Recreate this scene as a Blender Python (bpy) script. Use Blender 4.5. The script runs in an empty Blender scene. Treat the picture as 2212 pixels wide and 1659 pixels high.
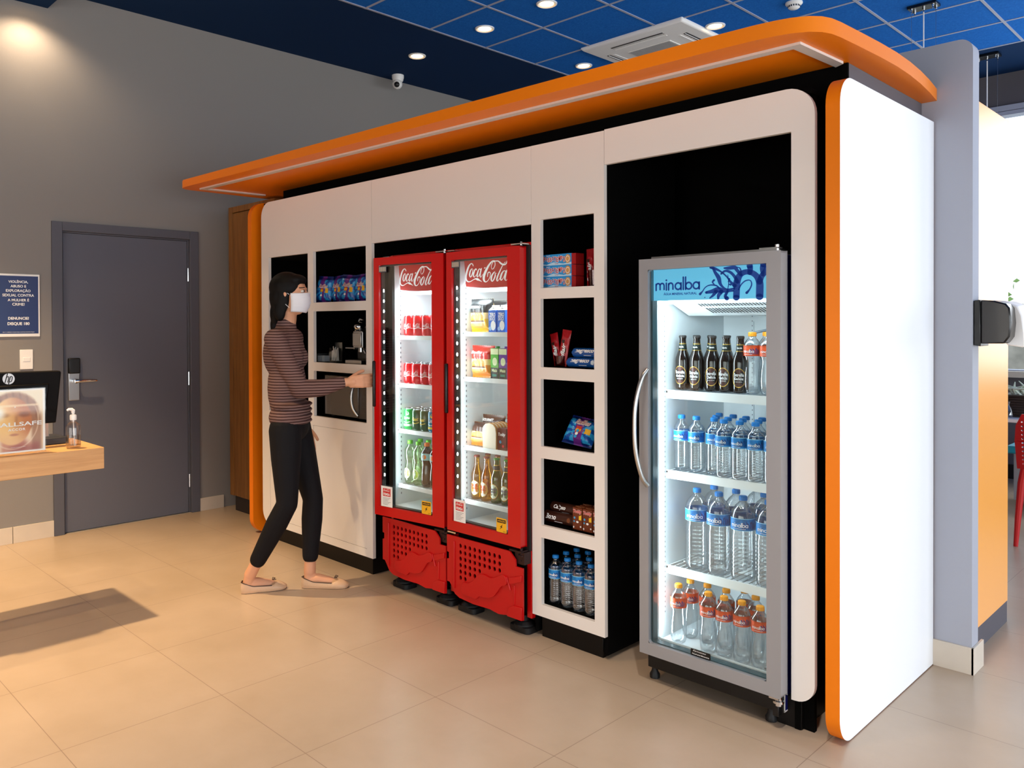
import bpy, bmesh, math, random
from mathutils import Vector, Matrix
random.seed(7)
R = math.radians
SC = bpy.context.scene
COL = SC.collection
PI = math.pi

# ------------------------------------------------------------------ camera
cam_d = bpy.data.cameras.new('camera'); cam = bpy.data.objects.new('camera', cam_d); COL.objects.link(cam)
FPX = 1747.1
cam_d.sensor_fit = 'HORIZONTAL'; cam_d.sensor_width = 36.0
cam_d.lens = FPX / 2212 * 36.0
cam_d.shift_x = (1106 - 1013.9) / 2212
cam_d.shift_y = -(829.5 - 713.2) / 2212
cam_d.clip_end = 200
yaw, pitch, roll = R(46.014), R(-0.536), R(-0.222)
fw = Vector((-math.sin(yaw)*math.cos(pitch), math.cos(yaw)*math.cos(pitch), math.sin(pitch)))
rt = Vector((math.cos(yaw), math.sin(yaw), 0)); up = rt.cross(fw)
c_, s_ = math.cos(roll), math.sin(roll)
rt2 = rt*c_ + up*s_; up2 = -rt*s_ + up*c_
mw = Matrix((rt2, up2, -fw)).transposed().to_4x4(); mw.translation = (0, 0, 1.45)
cam.matrix_world = mw
SC.camera = cam

# ------------------------------------------------------------------ colour management, world
SC.view_settings.view_transform = 'Standard'
SC.view_settings.look = 'None'
SC.view_settings.exposure = 0.0
SC.view_settings.gamma = 1.0
SC.view_settings.use_curve_mapping = False
SC.cycles.max_bounces = 10
SC.cycles.transparent_max_bounces = 28
SC.cycles.caustics_reflective = False
SC.cycles.caustics_refractive = False
SC.cycles.sample_clamp_indirect = 4.0

w = bpy.data.worlds.new('World'); SC.world = w; w.use_nodes = True
wn = w.node_tree.nodes; wl = w.node_tree.links
bg = wn['Background']
bg.inputs['Color'].default_value = (0.86, 0.93, 1.0, 1)
bg.inputs['Strength'].default_value = 2.6

def area(name, loc, rot, sx, sy, power, color, parent=None, spread=None):
    d = bpy.data.lights.new(name, 'AREA'); d.shape = 'RECTANGLE'; d.size = sx; d.size_y = sy
    d.energy = power; d.color = color
    if spread: d.spread = R(spread)
    o = bpy.data.objects.new(name, d); COL.objects.link(o)
    o.location = loc; o.rotation_euler = rot
    if parent: o.parent = parent
    return o

# daylight coming in through the glazed right side and the glazed back of the room
area('daylight_right', (4.4, 1.9, 1.35), (0, R(90), 0), 2.3, 10.0, 255, (0.92, 0.96, 1.0))
area('daylight_back', (1.4, 8.55, 2.2), (R(-90), 0, 0), 5.0, 2.4, 130, (0.90, 0.95, 1.0))
area('front_fill', (-0.6, -3.45, 1.15), (R(90), 0, 0), 5.5, 2.1, 66, (1.0, 0.77, 0.56))  # added warm fill from behind the camera, brightens the kiosk front

# ------------------------------------------------------------------ materials
def lin(c):
    if isinstance(c, str):
        c = [int(c[i:i+2], 16)/255 for i in (0, 2, 4)]
    return tuple(((x/12.92) if x <= 0.04045 else ((x+0.055)/1.055)**2.4) for x in c) + (1,)

MATS = {}
def mat(name, col, rough=0.5, metal=0.0, spec=0.5, coat=0.0, emit=None, es=0.0, trans=0.0, ior=1.45, noise=None, bump=None, alpha=1.0):
    if name in MATS: return MATS[name]
    m = bpy.data.materials.new(name); m.use_nodes = True
    nt = m.node_tree; b = nt.nodes['Principled BSDF']
    c = lin(col)
    b.inputs['Base Color'].default_value = c
    b.inputs['Roughness'].default_value = rough
    b.inputs['Metallic'].default_value = metal
    b.inputs['Specular IOR Level'].default_value = spec
    b.inputs['Coat Weight'].default_value = coat
    b.inputs['Coat Roughness'].default_value = 0.08
    b.inputs['Transmission Weight'].default_value = trans
    b.inputs['IOR'].default_value = ior
    b.inputs['Alpha'].default_value = alpha
    if emit is not None:
        b.inputs['Emission Color'].default_value = lin(emit); b.inputs['Emission Strength'].default_value = es
    if noise or bump:
        tc = nt.nodes.new('ShaderNodeTexCoord')
        n = nt.nodes.new('ShaderNodeTexNoise'); n.inputs['Scale'].default_value = (noise or bump)[0]
        n.inputs['Detail'].default_value = 4
        nt.links.new(tc.outputs['Object'], n.inputs['Vector'])
        if noise:
            r = nt.nodes.new('ShaderNodeValToRGB')
            a = noise[1]
            r.color_ramp.elements[0].position = 0.3; r.color_ramp.elements[1].position = 0.7
            r.color_ramp.elements[0].color = (c[0]*(1-a), c[1]*(1-a), c[2]*(1-a), 1)
            r.color_ramp.elements[1].color = (min(1, c[0]*(1+a)), min(1, c[1]*(1+a)), min(1, c[2]*(1+a)), 1)
            nt.links.new(n.outputs['Fac'], r.inputs['Fac']); nt.links.new(r.outputs['Color'], b.inputs['Base Color'])
        if bump:
            bp = nt.nodes.new('ShaderNodeBump'); bp.inputs['Strength'].default_value = bump[1]; bp.inputs['Distance'].default_value = 0.002
            nt.links.new(n.outputs['Fac'], bp.inputs['Height']); nt.links.new(bp.outputs['Normal'], b.inputs['Normal'])
    MATS[name] = m
    return m

def wood(name, c1, c2, axis='Z', rough=0.5):
    if name in MATS: return MATS[name]
    m = mat(name, c1, rough)
    nt = m.node_tree; b = nt.nodes['Principled BSDF']
    tc = nt.nodes.new('ShaderNodeTexCoord'); mp = nt.nodes.new('ShaderNodeMapping')
    sc = {'X': (1.5, 30, 30), 'Y': (30, 1.5, 30), 'Z': (30, 30, 1.5)}[axis]
    mp.inputs['Scale'].default_value = sc
    n = nt.nodes.new('ShaderNodeTexNoise'); n.inputs['Scale'].default_value = 1.6; n.inputs['Detail'].default_value = 7; n.inputs['Roughness'].default_value = 0.65
    r = nt.nodes.new('ShaderNodeValToRGB'); r.color_ramp.elements[0].position = 0.32; r.color_ramp.elements[1].position = 0.68
    r.color_ramp.elements[0].color = lin(c2); r.color_ramp.elements[1].color = lin(c1)
    nt.links.new(tc.outputs['Object'], mp.inputs['Vector']); nt.links.new(mp.outputs['Vector'], n.inputs['Vector'])
    nt.links.new(n.outputs['Fac'], r.inputs['Fac']); nt.links.new(r.outputs['Color'], b.inputs['Base Color'])
    return m

def clear(name, tint, gloss=0.12, rough=0.03, fres=True):
    """thin clear shell (window glass, PET): see-through plus reflection"""
    if name in MATS: return MATS[name]
    m = bpy.data.materials.new(name); m.use_nodes = True
    nt = m.node_tree; nt.nodes.clear()
    out = nt.nodes.new('ShaderNodeOutputMaterial')
    t = nt.nodes.new('ShaderNodeBsdfTransparent'); t.inputs['Color'].default_value = tint
    g = nt.nodes.new('ShaderNodeBsdfGlossy'); g.inputs['Roughness'].default_value = rough; g.inputs['Color'].default_value = (1, 1, 1, 1)
    mx = nt.nodes.new('ShaderNodeMixShader')
    if fres:
        lw = nt.nodes.new('ShaderNodeLayerWeight'); lw.inputs['Blend'].default_value = 0.25
        mr = nt.nodes.new('ShaderNodeMapRange'); mr.inputs['To Min'].default_value = gloss*0.4; mr.inputs['To Max'].default_value = min(1, gloss*3.5)
        nt.links.new(lw.outputs['Facing'], mr.inputs['Value']); nt.links.new(mr.outputs['Result'], mx.inputs['Fac'])
    else:
        mx.inputs['Fac'].default_value = gloss
    nt.links.new(t.outputs[0], mx.inputs[1]); nt.links.new(g.outputs[0], mx.inputs[2]); nt.links.new(mx.outputs[0], out.inputs[0])
    MATS[name] = m
    return m

def tiles_floor():
    m = mat('floor_porcelain', 'b9a48f', 0.3, spec=0.45)
    nt = m.node_tree; b = nt.nodes['Principled BSDF']; L = nt.links
    tc = nt.nodes.new('ShaderNodeTexCoord'); sx = nt.nodes.new('ShaderNodeSeparateXYZ'); L.new(tc.outputs['Object'], sx.inputs[0])
    def line(axis, off, s):
        a = nt.nodes.new('ShaderNodeMath'); a.operation = 'SUBTRACT'; L.new(sx.outputs[axis], a.inputs[0]); a.inputs[1].default_value = off
        d = nt.nodes.new('ShaderNodeMath'); d.operation = 'DIVIDE'; L.new(a.outputs[0], d.inputs[0]); d.inputs[1].default_value = s
        p = nt.nodes.new('ShaderNodeMath'); p.operation = 'PINGPONG'; L.new(d.outputs[0], p.inputs[0]); p.inputs[1].default_value = 0.5
        l = nt.nodes.new('ShaderNodeMath'); l.operation = 'LESS_THAN'; L.new(p.outputs[0], l.inputs[0]); l.inputs[1].default_value = 0.0022
        return l
    lx = line('X', -2.937, 0.597); ly = line('Y', 1.483, 0.585)
    mx = nt.nodes.new('ShaderNodeMath'); mx.operation = 'MAXIMUM'; L.new(lx.outputs[0], mx.inputs[0]); L.new(ly.outputs[0], mx.inputs[1])
    n = nt.nodes.new('ShaderNodeTexNoise'); n.inputs['Scale'].default_value = 2.2; n.inputs['Detail'].default_value = 6; n.inputs['Roughness'].default_value = 0.6
    L.new(tc.outputs['Object'], n.inputs['Vector'])
    r = nt.nodes.new('ShaderNodeValToRGB'); r.color_ramp.elements[0].position = 0.3; r.color_ramp.elements[1].position = 0.75
    r.color_ramp.elements[0].color = lin('ac9780'); r.color_ramp.elements[1].color = lin('bba691')
    L.new(n.outputs['Fac'], r.inputs['Fac'])
    mix = nt.nodes.new('ShaderNodeMix'); mix.data_type = 'RGBA'; L.new(mx.outputs[0], mix.inputs['Factor']); L.new(r.outputs['Color'], mix.inputs['A']); mix.inputs['B'].default_value = lin('8d7866')
    L.new(mix.outputs['Result'], b.inputs['Base Color'])
    return m

def tiles_ceiling():
    m = mat('blue_ceiling_panel', '1a64b4', 0.9, spec=0.15)
    nt = m.node_tree; b = nt.nodes['Principled BSDF']; L = nt.links
    tc = nt.nodes.new('ShaderNodeTexCoord')
    n = nt.nodes.new('ShaderNodeTexNoise'); n.inputs['Scale'].default_value = 90; n.inputs['Detail'].default_value = 3
    L.new(tc.outputs['Object'], n.inputs['Vector'])
    r = nt.nodes.new('ShaderNodeValToRGB'); r.color_ramp.elements[0].position = 0.3; r.color_ramp.elements[1].position = 0.7
    r.color_ramp.elements[0].color = lin('145fb4'); r.color_ramp.elements[1].color = lin('1f6fc6')
    L.new(n.outputs['Fac'], r.inputs['Fac']); L.new(r.outputs['Color'], b.inputs['Base Color'])
    return m

M = dict(
 white=mat('white_laminate', 'e9e3de', 0.42, spec=0.35),
 white_side=mat('bright_white_laminate', 'f3f4f5', 0.5, spec=0.35),
 orange=mat('orange_laminate', 'e07412', 0.42, spec=0.4),
 black=mat('black_laminate', '070606', 0.42, spec=0.3),
 blackmat=mat('black_matte_board', '040404', 0.9, spec=0.08),
 grey_wall=mat('grey_paint', '8b8784', 0.85, spec=0.15, bump=(120, 0.12)),
 col_wall=mat('cool_grey_paint', 'a8aab4', 0.85, spec=0.15, bump=(120, 0.12)),
 fascia=mat('dark_grey_paint', '5d5a60', 0.8, spec=0.2),
 navy=mat('navy_ceiling_paint', '0d2c52', 0.85, spec=0.15),
 grid=mat('ceiling_grid_metal', 'a4a9bb', 0.5),
 door=mat('slate_grey_door_paint', '62646f', 0.6, spec=0.3, bump=(60, 0.08)),
 frame=mat('slate_grey_frame_paint', '5a5b64', 0.55, spec=0.3),
 base=mat('stone_skirting', 'cfc3b3', 0.45, noise=(6, 0.05)),
 steel=mat('brushed_steel', 'b9b9b8', 0.28, metal=1.0),
 chrome=mat('chrome', 'dddddd', 0.08, metal=1.0),
 blackpl=mat('black_plastic', '0b0b0c', 0.35),
 darkpl=mat('dark_plastic', '1d1c1e', 0.3),
 rubber=mat('black_rubber', '0d0d0f', 0.55),
 wood_cab=wood('oak_cabinet_wood', '8d5f2c', '6b431b', 'Z', 0.5),
 wood_desk=wood('light_oak_desk', 'd6a56e', 'bf8d58', 'Y', 0.42),
 whitepl=mat('white_plastic', 'f1efec', 0.4),
 red=mat('red_fridge_enamel', 'c20609', 0.3, spec=0.5, coat=0.25),
 redpl=mat('red_moulded_plastic', 'bd0c0e', 0.42, spec=0.5),
 liner=mat('white_fridge_liner', 'eef4f6', 0.45),
 greymetal=mat('grey_fridge_frame', '9d9da1', 0.4, metal=0.25),
 navyside=mat('navy_fridge_side', '0a1060', 0.4),
 paper=mat('white_paper', 'f2f2f2', 0.6),
 yellow=mat('yellow_sticker', 'efb21e', 0.5),
 ink=mat('black_ink', '141414', 0.6),
 redink=mat('red_ink', 'd2201f', 0.5),
 whiteink=mat('white_ink', 'f6f6f6', 0.5),
 pane=clear('fridge_pane_glass', (0.93, 0.97, 0.97, 1), 0.06, 0.0),
 glass=clear('window_glass', (0.97, 0.99, 0.99, 1), 0.05, 0.0),
 acrylic=clear('clear_acrylic', (0.95, 0.96, 0.96, 1), 0.035, 0.03),
)
MATS['orange_laminate'].node_tree.nodes['Principled BSDF'].inputs['Base Color'].default_value = lin('f07f04')

# ------------------------------------------------------------------ mesh building
class MB:
    def __init__(s): s.v = []; s.f = []; s.m = []
    def add(s, vs, fs, mi=0):
        n = len(s.v); s.v += [tuple(v) for v in vs]
        for f in fs: s.f.append([i+n for i in f]); s.m.append(mi)
        return s
    def addm(s, vs, fs, mis):
        n = len(s.v); s.v += [tuple(v) for v in vs]
        for f, k in zip(fs, mis): s.f.append([i+n for i in f]); s.m.append(k)
        return s
    def box(s, x0, x1, y0, y1, z0, z1, mi=0):
        vs = [(x, y, z) for z in (z0, z1) for y in (y0, y1) for x in (x0, x1)]
        fs = [(0,2,3,1), (4,5,7,6), (0,1,5,4), (2,6,7,3), (0,4,6,2), (1,3,7,5)]
        return s.add(vs, fs, mi)
    def obox(s, c, ax, ay, az, mi=0):
        c, ax, ay, az = map(Vector, (c, ax, ay, az))
        vs = [c + ax*i + ay*j + az*k for k in (-1, 1) for j in (-1, 1) for i in (-1, 1)]
        fs = [(0,2,3,1), (4,5,7,6), (0,1,5,4), (2,6,7,3), (0,4,6,2), (1,3,7,5)]
        return s.add(vs, fs, mi)
    def prism(s, pts, fn, a0, a1, mi=0, miside=None):
        n = len(pts)
        vs = [fn(p[0], p[1], a0) for p in pts] + [fn(p[0], p[1], a1) for p in pts]
        s.add(vs, [list(range(n))[::-1], list(range(n, 2*n))], mi)
        k = len(s.v) - 2*n
        for i in range(n):
            j = (i+1) % n
            s.f.append([k+i, k+j, k+n+j, k+n+i]); s.m.append(mi if miside is None else miside)
        return s
    def lathe(s, prof, c=(0, 0, 0), n=20, mi=0, cap=True, mis=None):
        vs = []; k = len(s.v)
        for r, z in prof:
            for i in range(n):
                a = 2*PI*i/n; vs.append((c[0]+r*math.cos(a), c[1]+r*math.sin(a), c[2]+z))
        s.v += vs
        for j in range(len(prof)-1):
            for i in range(n):
                i2 = (i+1) % n
                s.f.append([k+j*n+i, k+j*n+i2, k+(j+1)*n+i2, k+(j+1)*n+i]); s.m.append(mis[j] if mis else mi)
        if cap:
            if prof[0][0] > 1e-5: s.f.append([k+i for i in range(n)][::-1]); s.m.append(mis[0] if mis else mi)
            if prof[-1][0] > 1e-5: s.f.append([k+(len(prof)-1)*n+i for i in range(n)]); s.m.append(mis[-1] if mis else mi)
        return s
    def tube(s, path, r, n=8, mi=0, cap=True):
        P = [Vector(p) for p in path]; k = len(s.v)
        rs = r if isinstance(r, (list, tuple)) else [r]*len(P)
        t0 = (P[1]-P[0]).normalized()
        u = t0.orthogonal().normalized()
        for i, p in enumerate(P):
            t = (P[min(i+1, len(P)-1)] - P[max(i-1, 0)]).normalized()
            u = (u - t*u.dot(t)).normalized(); v = t.cross(u)
            for j in range(n):
                a = 2*PI*j/n; s.v.append(tuple(p + (u*math.cos(a)+v*math.sin(a))*rs[i]))
        for i in range(len(P)-1):
            for j in range(n):
                j2 = (j+1) % n
                s.f.append([k+i*n+j, k+i*n+j2, k+(i+1)*n+j2, k+(i+1)*n+j]); s.m.append(mi)
        if cap:
            s.f.append([k+j for j in range(n)][::-1]); s.m.append(mi)
            s.f.append([k+(len(P)-1)*n+j for j in range(n)]); s.m.append(mi)
        return s
    def ball(s, c, r, n=12, mi=0):
        r = r if isinstance(r, (list, tuple)) else (r, r, r)
        k = len(s.v); m = n//2
        s.v.append((c[0], c[1], c[2]-r[2]))
        for i in range(1, m):
            a = -PI/2 + PI*i/m
            for j in range(n):
                b = 2*PI*j/n; s.v.append((c[0]+r[0]*math.cos(a)*math.cos(b), c[1]+r[1]*math.cos(a)*math.sin(b), c[2]+r[2]*math.sin(a)))
        s.v.append((c[0], c[1], c[2]+r[2])); top = len(s.v)-1
        for j in range(n):
            j2 = (j+1) % n
            s.f.append([k, k+1+j2, k+1+j]); s.m.append(mi)
            for i in range(m-2):
                a0 = k+1+i*n; s.f.append([a0+j, a0+j2, a0+n+j2, a0+n+j]); s.m.append(mi)
            a0 = k+1+(m-2)*n; s.f.append([a0+j, a0+j2, top]); s.m.append(mi)
        return s
    def build(s, name, mats, parent=None, org=None, smooth=True, bev=0, ang=35, fix=True):
        if org is None:
            org = tuple(WORLD.get(parent.name, (0, 0, 0))) if parent else (0, 0, 0)
        me = bpy.data.meshes.new(name)
        me.from_pydata([(a-org[0], b-org[1], c-org[2]) for a, b, c in s.v], [], s.f)
        if not isinstance(mats, (list, tuple)): mats = [mats]
        for x in mats: me.materials.append(M[x] if isinstance(x, str) else x)
        me.polygons.foreach_set('material_index', s.m)
        if fix:
            b = bmesh.new(); b.from_mesh(me); bmesh.ops.recalc_face_normals(b, faces=b.faces); b.to_mesh(me); b.free()
        me.update()
        if smooth:
            me.shade_smooth(); me.set_sharp_from_angle(angle=R(ang))
        o = bpy.data.objects.new(name, me); COL.objects.link(o)
        if parent:
            o.parent = parent; WORLD[o.name] = org
        if bev:
            md = o.modifiers.new('bevel', 'BEVEL'); md.width = bev; md.segments = 2; md.limit_method = 'ANGLE'; md.angle_limit = R(40)
        return o

WORLD = {}
def thing(name, label, cat, loc=(0, 0, 0), rz=0, group=None, kind=None):
    o = bpy.data.objects.new(name, None); COL.objects.link(o); o.empty_display_size = 0.05
    o.location = loc; o.rotation_euler = (0, 0, rz)
    WORLD[o.name] = tuple(loc)
    tag(o, label, cat, group, kind); return o
def tag(o, label=None, cat=None, group=None, kind=None):
    if label: o['label'] = label
    if cat: o['category'] = cat
    if group: o['group'] = group
    if kind: o['kind'] = kind
    return o
def struct(name, mb, mats, label=None, parent=None, **k):
    o = mb.build(name, mats, parent, **k)
    if not parent: o['kind'] = 'structure'
    if label: o['label'] = label
    return o
def dup(root, loc, rz=0, label=None, group=None):
    r = root.copy(); COL.objects.link(r); r.location = loc; r.rotation_euler = (0, 0, rz)
    if label: r['label'] = label
    if group: r['group'] = group
    for ch in list(root.children):
        c = ch.copy(); COL.objects.link(c); c.parent = r
        for g in list(ch.children):
            d = g.copy(); COL.objects.link(d); d.parent = c
    return r
L0 = (0, 0, 0)   # origin for parts modelled in the thing's own frame

# ---- 2-D helpers: curves with holes, text, ribbons
def curve_polys(splines, extrude=0.0):
    cu = bpy.data.curves.new('tmp', 'CURVE'); cu.dimensions = '2D'; cu.fill_mode = 'BOTH'; cu.extrude = extrude
    for pts in splines:
        sp = cu.splines.new('POLY'); sp.points.add(len(pts)-1)
        for i, p in enumerate(pts): sp.points[i].co = (p[0], p[1], 0, 1)
        sp.use_cyclic_u = True
    return _grab(cu)
def _grab(cu):
    ob = bpy.data.objects.new('tmp', cu); COL.objects.link(ob)
    me = bpy.data.meshes.new_from_object(ob)
    vs = [tuple(v.co) for v in me.vertices]; fs = [list(p.vertices) for p in me.polygons]
    bpy.data.objects.remove(ob); bpy.data.curves.remove(cu); bpy.data.meshes.remove(me)
    return vs, fs
_tc = {}
def text_polys(s, size=1.0, shear=0.0, bold=0.0, align='CENTER', res=3, sp=1.0):
    key = (s, shear, bold, align, res, sp)
    if key not in _tc:
        cu = bpy.data.curves.new('tmp', 'FONT'); cu.body = s; cu.size = 1.0; cu.shear = shear; cu.offset = bold
        cu.align_x = align; cu.align_y = 'CENTER'; cu.resolution_u = res; cu.space_character = sp; cu.fill_mode = 'FRONT'
        _tc[key] = _grab(cu)
    vs, fs = _tc[key]
    return [(x*size, y*size, 0) for x, y, z in vs], fs
def plane_map(o, ux, uz, off=0.0, n=(0, 0, 0)):
    o, ux, uz, n = map(Vector, (o, ux, uz, n))
    return lambda x, y: o + ux*x + uz*y + n*off
def text_fit(mb, s, mp, w, h=None, mi=0, cx=0, cy=0, **k):
    """put text centred at (cx,cy) of the mapping, scaled to width w"""
    vs, fs = text_polys(s, 1.0, **k)
    if not vs: return
    x0 = min(v[0] for v in vs); x1 = max(v[0] for v in vs); y0 = min(v[1] for v in vs); y1 = max(v[1] for v in vs)
    sx = w/(x1-x0); sy = sx if h is None else h/(y1-y0)
    mb.add([mp(cx+(v[0]-(x0+x1)/2)*sx, cy+(v[1]-(y0+y1)/2)*sy) for v in vs], fs, mi)
def smooth_pts(pts, k=6):
    if len(pts) < 3: return [tuple(p) for p in pts]
    P = [Vector(p) for p in pts]; P = [P[0]*2-P[1]] + P + [P[-1]*2-P[-2]]
    out = []
    for i in range(1, len(P)-2):
        for j in range(k):
            t = j/k
            out.append(tuple(0.5*((2*P[i]) + (P[i+1]-P[i-1])*t + (2*P[i-1]-5*P[i]+4*P[i+1]-P[i+2])*t*t + (3*P[i]-P[i-1]-3*P[i+1]+P[i+2])*t**3)))
    out.append(tuple(P[-2])); return out
def ribbon(mb, pts, width, mp, mi=0, k=6, caps=True):
    """flat stroke; pts are (x,y) or (x,y,w)"""
    if len(pts[0]) == 2: pts = [(p[0], p[1], width) for p in pts]
    P = smooth_pts([Vector(p) for p in pts], k)
    vs = []; n = len(P)
    for i in range(n):
        a = P[max(i-1, 0)]; b = P[min(i+1, n-1)]
        dx, dy = b[0]-a[0], b[1]-a[1]; l = math.hypot(dx, dy) or 1
        nx, ny = -dy/l, dx/l; h = P[i][2]/2
        vs += [mp(P[i][0]+nx*h, P[i][1]+ny*h), mp(P[i][0]-nx*h, P[i][1]-ny*h)]
    mb.add(vs, [(2*i, 2*i+1, 2*i+3, 2*i+2) for i in range(n-1)], mi)
    if caps:
        for q in (P[0], P[-1]): disc(mb, q[0], q[1], q[2]/2, mp, mi, 10)
def disc(mb, x, y, r, mp, mi=0, n=16, ry=None):
    ry = r if ry is None else ry
    mb.add([mp(x+r*math.cos(2*PI*i/n), y+ry*math.sin(2*PI*i/n)) for i in range(n)], [list(range(n))], mi)
def ring2(mb, x, y, r0, r1, mp, mi=0, n=24, ry=1.0):
    vs = []
    for i in range(n):
        a = 2*PI*i/n; vs += [mp(x+r0*math.cos(a), y+ry*r0*math.sin(a)), mp(x+r1*math.cos(a), y+ry*r1*math.sin(a))]
    mb.add(vs, [(2*i, 2*i+1, (2*i+3) % (2*n), (2*i+2) % (2*n)) for i in range(n)], mi)
def rect2(mb, x0, x1, y0, y1, mp, mi=0, nx=1):
    vs = []
    for i in range(nx+1):
        x = x0+(x1-x0)*i/nx; vs += [mp(x, y0), mp(x, y1)]
    mb.add(vs, [(2*i, 2*i+2, 2*i+3, 2*i+1) for i in range(nx)], mi)
def poly2(mb, pts, mp, mi=0):
    mb.add([mp(*p) for p in pts], [list(range(len(pts)))], mi)
def rr(x0, x1, y0, y1, r, n=8):
    """rounded rectangle, r = (bl, br, tr, tl)"""
    if not isinstance(r, (tuple, list)): r = (r,)*4
    out = []
    for (cx, cy, a0, q) in ((x0, y0, 180, r[0]), (x1, y0, 270, r[1]), (x1, y1, 0, r[2]), (x0, y1, 90, r[3])):
        if q <= 0: out.append((cx, cy)); continue
        ccx = cx + (q if cx == x0 else -q); ccy = cy + (q if cy == y0 else -q)
        for i in range(n+1):
            a = R(a0 + 90*i/n); out.append((ccx+q*math.cos(a), ccy+q*math.sin(a)))
    return out
def arc(cx, cy, r, a0, a1, n=8, ry=None):
    ry = r if ry is None else ry
    return [(cx+r*math.cos(R(a0+(a1-a0)*i/n)), cy+ry*math.sin(R(a0+(a1-a0)*i/n))) for i in range(n+1)]
def slab(mb, outer, holes, y0, y1, mi=0):
    """plate standing in the XZ plane from y0 to y1 with real holes"""
    vs, fs = curve_polys([outer]+holes, (y1-y0)/2)
    yc = (y0+y1)/2
    mb.add([(x, yc-z, y) for x, y, z in vs], fs, mi)

def minalba(mb, mp, w, mi=0, cx=0, cy=0, th=0.19, k=3):
    """the word in round lower-case strokes, centred, total width w"""
    S = []
    x = 0
    def stem(x, h): return [(x, 0), (x, h)]
    a1 = arc(x+.34, .66, .34, 180, 0, 5)
    S += [stem(x, .9), a1+[(x+.68, 0)], arc(x+1.02, .66, .34, 180, 0, 5)+[(x+1.36, 0)]]
    x = 1.74; S += [stem(x, 1.0)]; dot = (x, 1.42)
    x = 2.12; S += [stem(x, .9), arc(x+.36, .64, .36, 180, 0, 5)+[(x+.72, 0)]]
    x = 3.20; S += [arc(x+.5, .5, .48, 0, 360, 14), stem(x+.98, .95)]
    x = 4.55; S += [stem(x, 1.75)]
    x = 4.92; S += [stem(x, 1.75), arc(x+.5, .5, .48, 0, 360, 14)]
    x = 6.12; S += [arc(x+.5, .5, .48, 0, 360, 14), stem(x+.98, .95)]
    W = 7.10; sc = w/W
    m2 = lambda a, b: mp(cx+(a-W/2)*sc, cy+(b-.6)*sc)
    for p in S: ribbon(mb, p, th, m2, mi, 1, caps=len(p) < 5)
    disc(mb, dot[0], dot[1], th*.62, m2, mi, 8)

COCA = [
 [(440,272,14),(428,238,16),(395,228,18),(350,275,30),(312,370,36),(290,465,36),(300,528,30),(335,553,22),(380,548,14),(430,518,12),(480,493,18),(520,497,42),(560,512,22),(605,535,4)],
 [(428,315,8),(405,325,16),(378,370,26),(366,430,26),(380,466,16),(406,445,18),(428,385,18),(430,335,8),(450,345,6)],
 [(505,345,12),(498,318,12),(474,335,20),(448,400,26),(446,448,22),(466,462,12),(500,415,6)],
 [(582,330,12),(556,318,12),(528,375,24),(514,440,24),(530,455,12),(562,405,8),(590,320,14)],
 [(598,305,14),(574,400,22),(572,448,18),(588,456,8),(622,405,5)],
 [(648,312,16),(666,290,16)],
 [(776,322,6),(768,270,8),(795,205,10),(825,205,10),(826,262,10),(800,314,10),(776,322,6)],
 [(832,190,16),(785,190,18),(722,265,30),(665,372,40),(638,455,40),(645,515,30),(680,533,14),(725,490,8),(752,420,8),(742,372,14),(712,385,16),(702,450,10)],
 [(832,190,14),(880,192,18),(925,235,26),(968,252,22),(998,230,16),(1012,188,14)],
 [(828,362,8),(802,385,18),(772,440,26),(766,490,26),(780,522,14),(806,495,18),(830,430,18),(830,385,8),(852,395,5)],
 [(985,205,6),(945,262,10),(905,350,16),(868,440,22),(856,495,22),(868,518,10),(905,465,5)],
 [(992,362,12),(962,352,12),(930,400,24),(912,470,24),(924,506,14),(960,455,8),(995,350,12)],
 [(1008,338,14),(984,430,22),(978,490,18),(996,512,8),(1030,460,5)]]
def cocacola(mb, mp, w, h=None, mi=0, cx=0, cy=0, k=4):
    """script wordmark, from x 285..1030; y 185..555 (down)"""
    sx = w/745.0; sz = sx*1.0 if h is None else h/370.0
    m2 = lambda a, b: mp(cx+(a-657)*sx, cy-(b+.063*(a-285)-395)*sz)
    for p in COCA: ribbon(mb, p, 10, m2, mi, k, caps=False)

# ================================================================== the room
XW, YB, ZC = -5.95, 8.72, 3.719
fl = MB(); fl.add([(XW, -3.6, 0), (4.6, -3.6, 0), (4.6, YB, 0), (XW, YB, 0)], [(0, 1, 2, 3)])
struct('floor', fl, tiles_floor(), 'large beige porcelain floor tiles with thin joints')

# ceiling: blue tiles in a grid, navy plaster band round it, lower soffit near the desk
c = MB(); c.box(XW-.1, 4.7, 1.774, YB+.1, ZC+.0005, ZC+.10)
struct('ceiling', c, 'navy', 'navy painted ceiling band around the blue panels')
GX = [-4.715+0.6215*i for i in range(0, 15)]; GY = [1.774+.085+0.609*i for i in range(0, 11)]
GY = [7.80-0.6105*i for i in range(0, 10)][::-1]
for i in range(len(GX)-1):
    if GX[i] > 3.5: break
c = MB()
tc_ = tiles_ceiling()
c.box(GX[0], 4.5, GY[0], GY[-1], ZC-.002, ZC)
struct('trim_1', c, tc_, 'blue acoustic ceiling panels')
c = MB()
for x in GX:
    if x < 4.4: c.box(x-.009, x+.009, GY[0], GY[-1], ZC-.0065, ZC-.002)
for y in GY: c.box(GX[0]-.012, 4.4, y-.009, y+.009, ZC-.0062, ZC-.0022)
struct('trim_2', c, 'grid', 'pale metal grid between the blue ceiling panels')
c = MB(); c.box(XW, 4.6, -3.6, 1.774, 3.595, ZC+.02)
struct('trim_3', c, 'navy', 'lower navy soffit over the reception desk')

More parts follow.
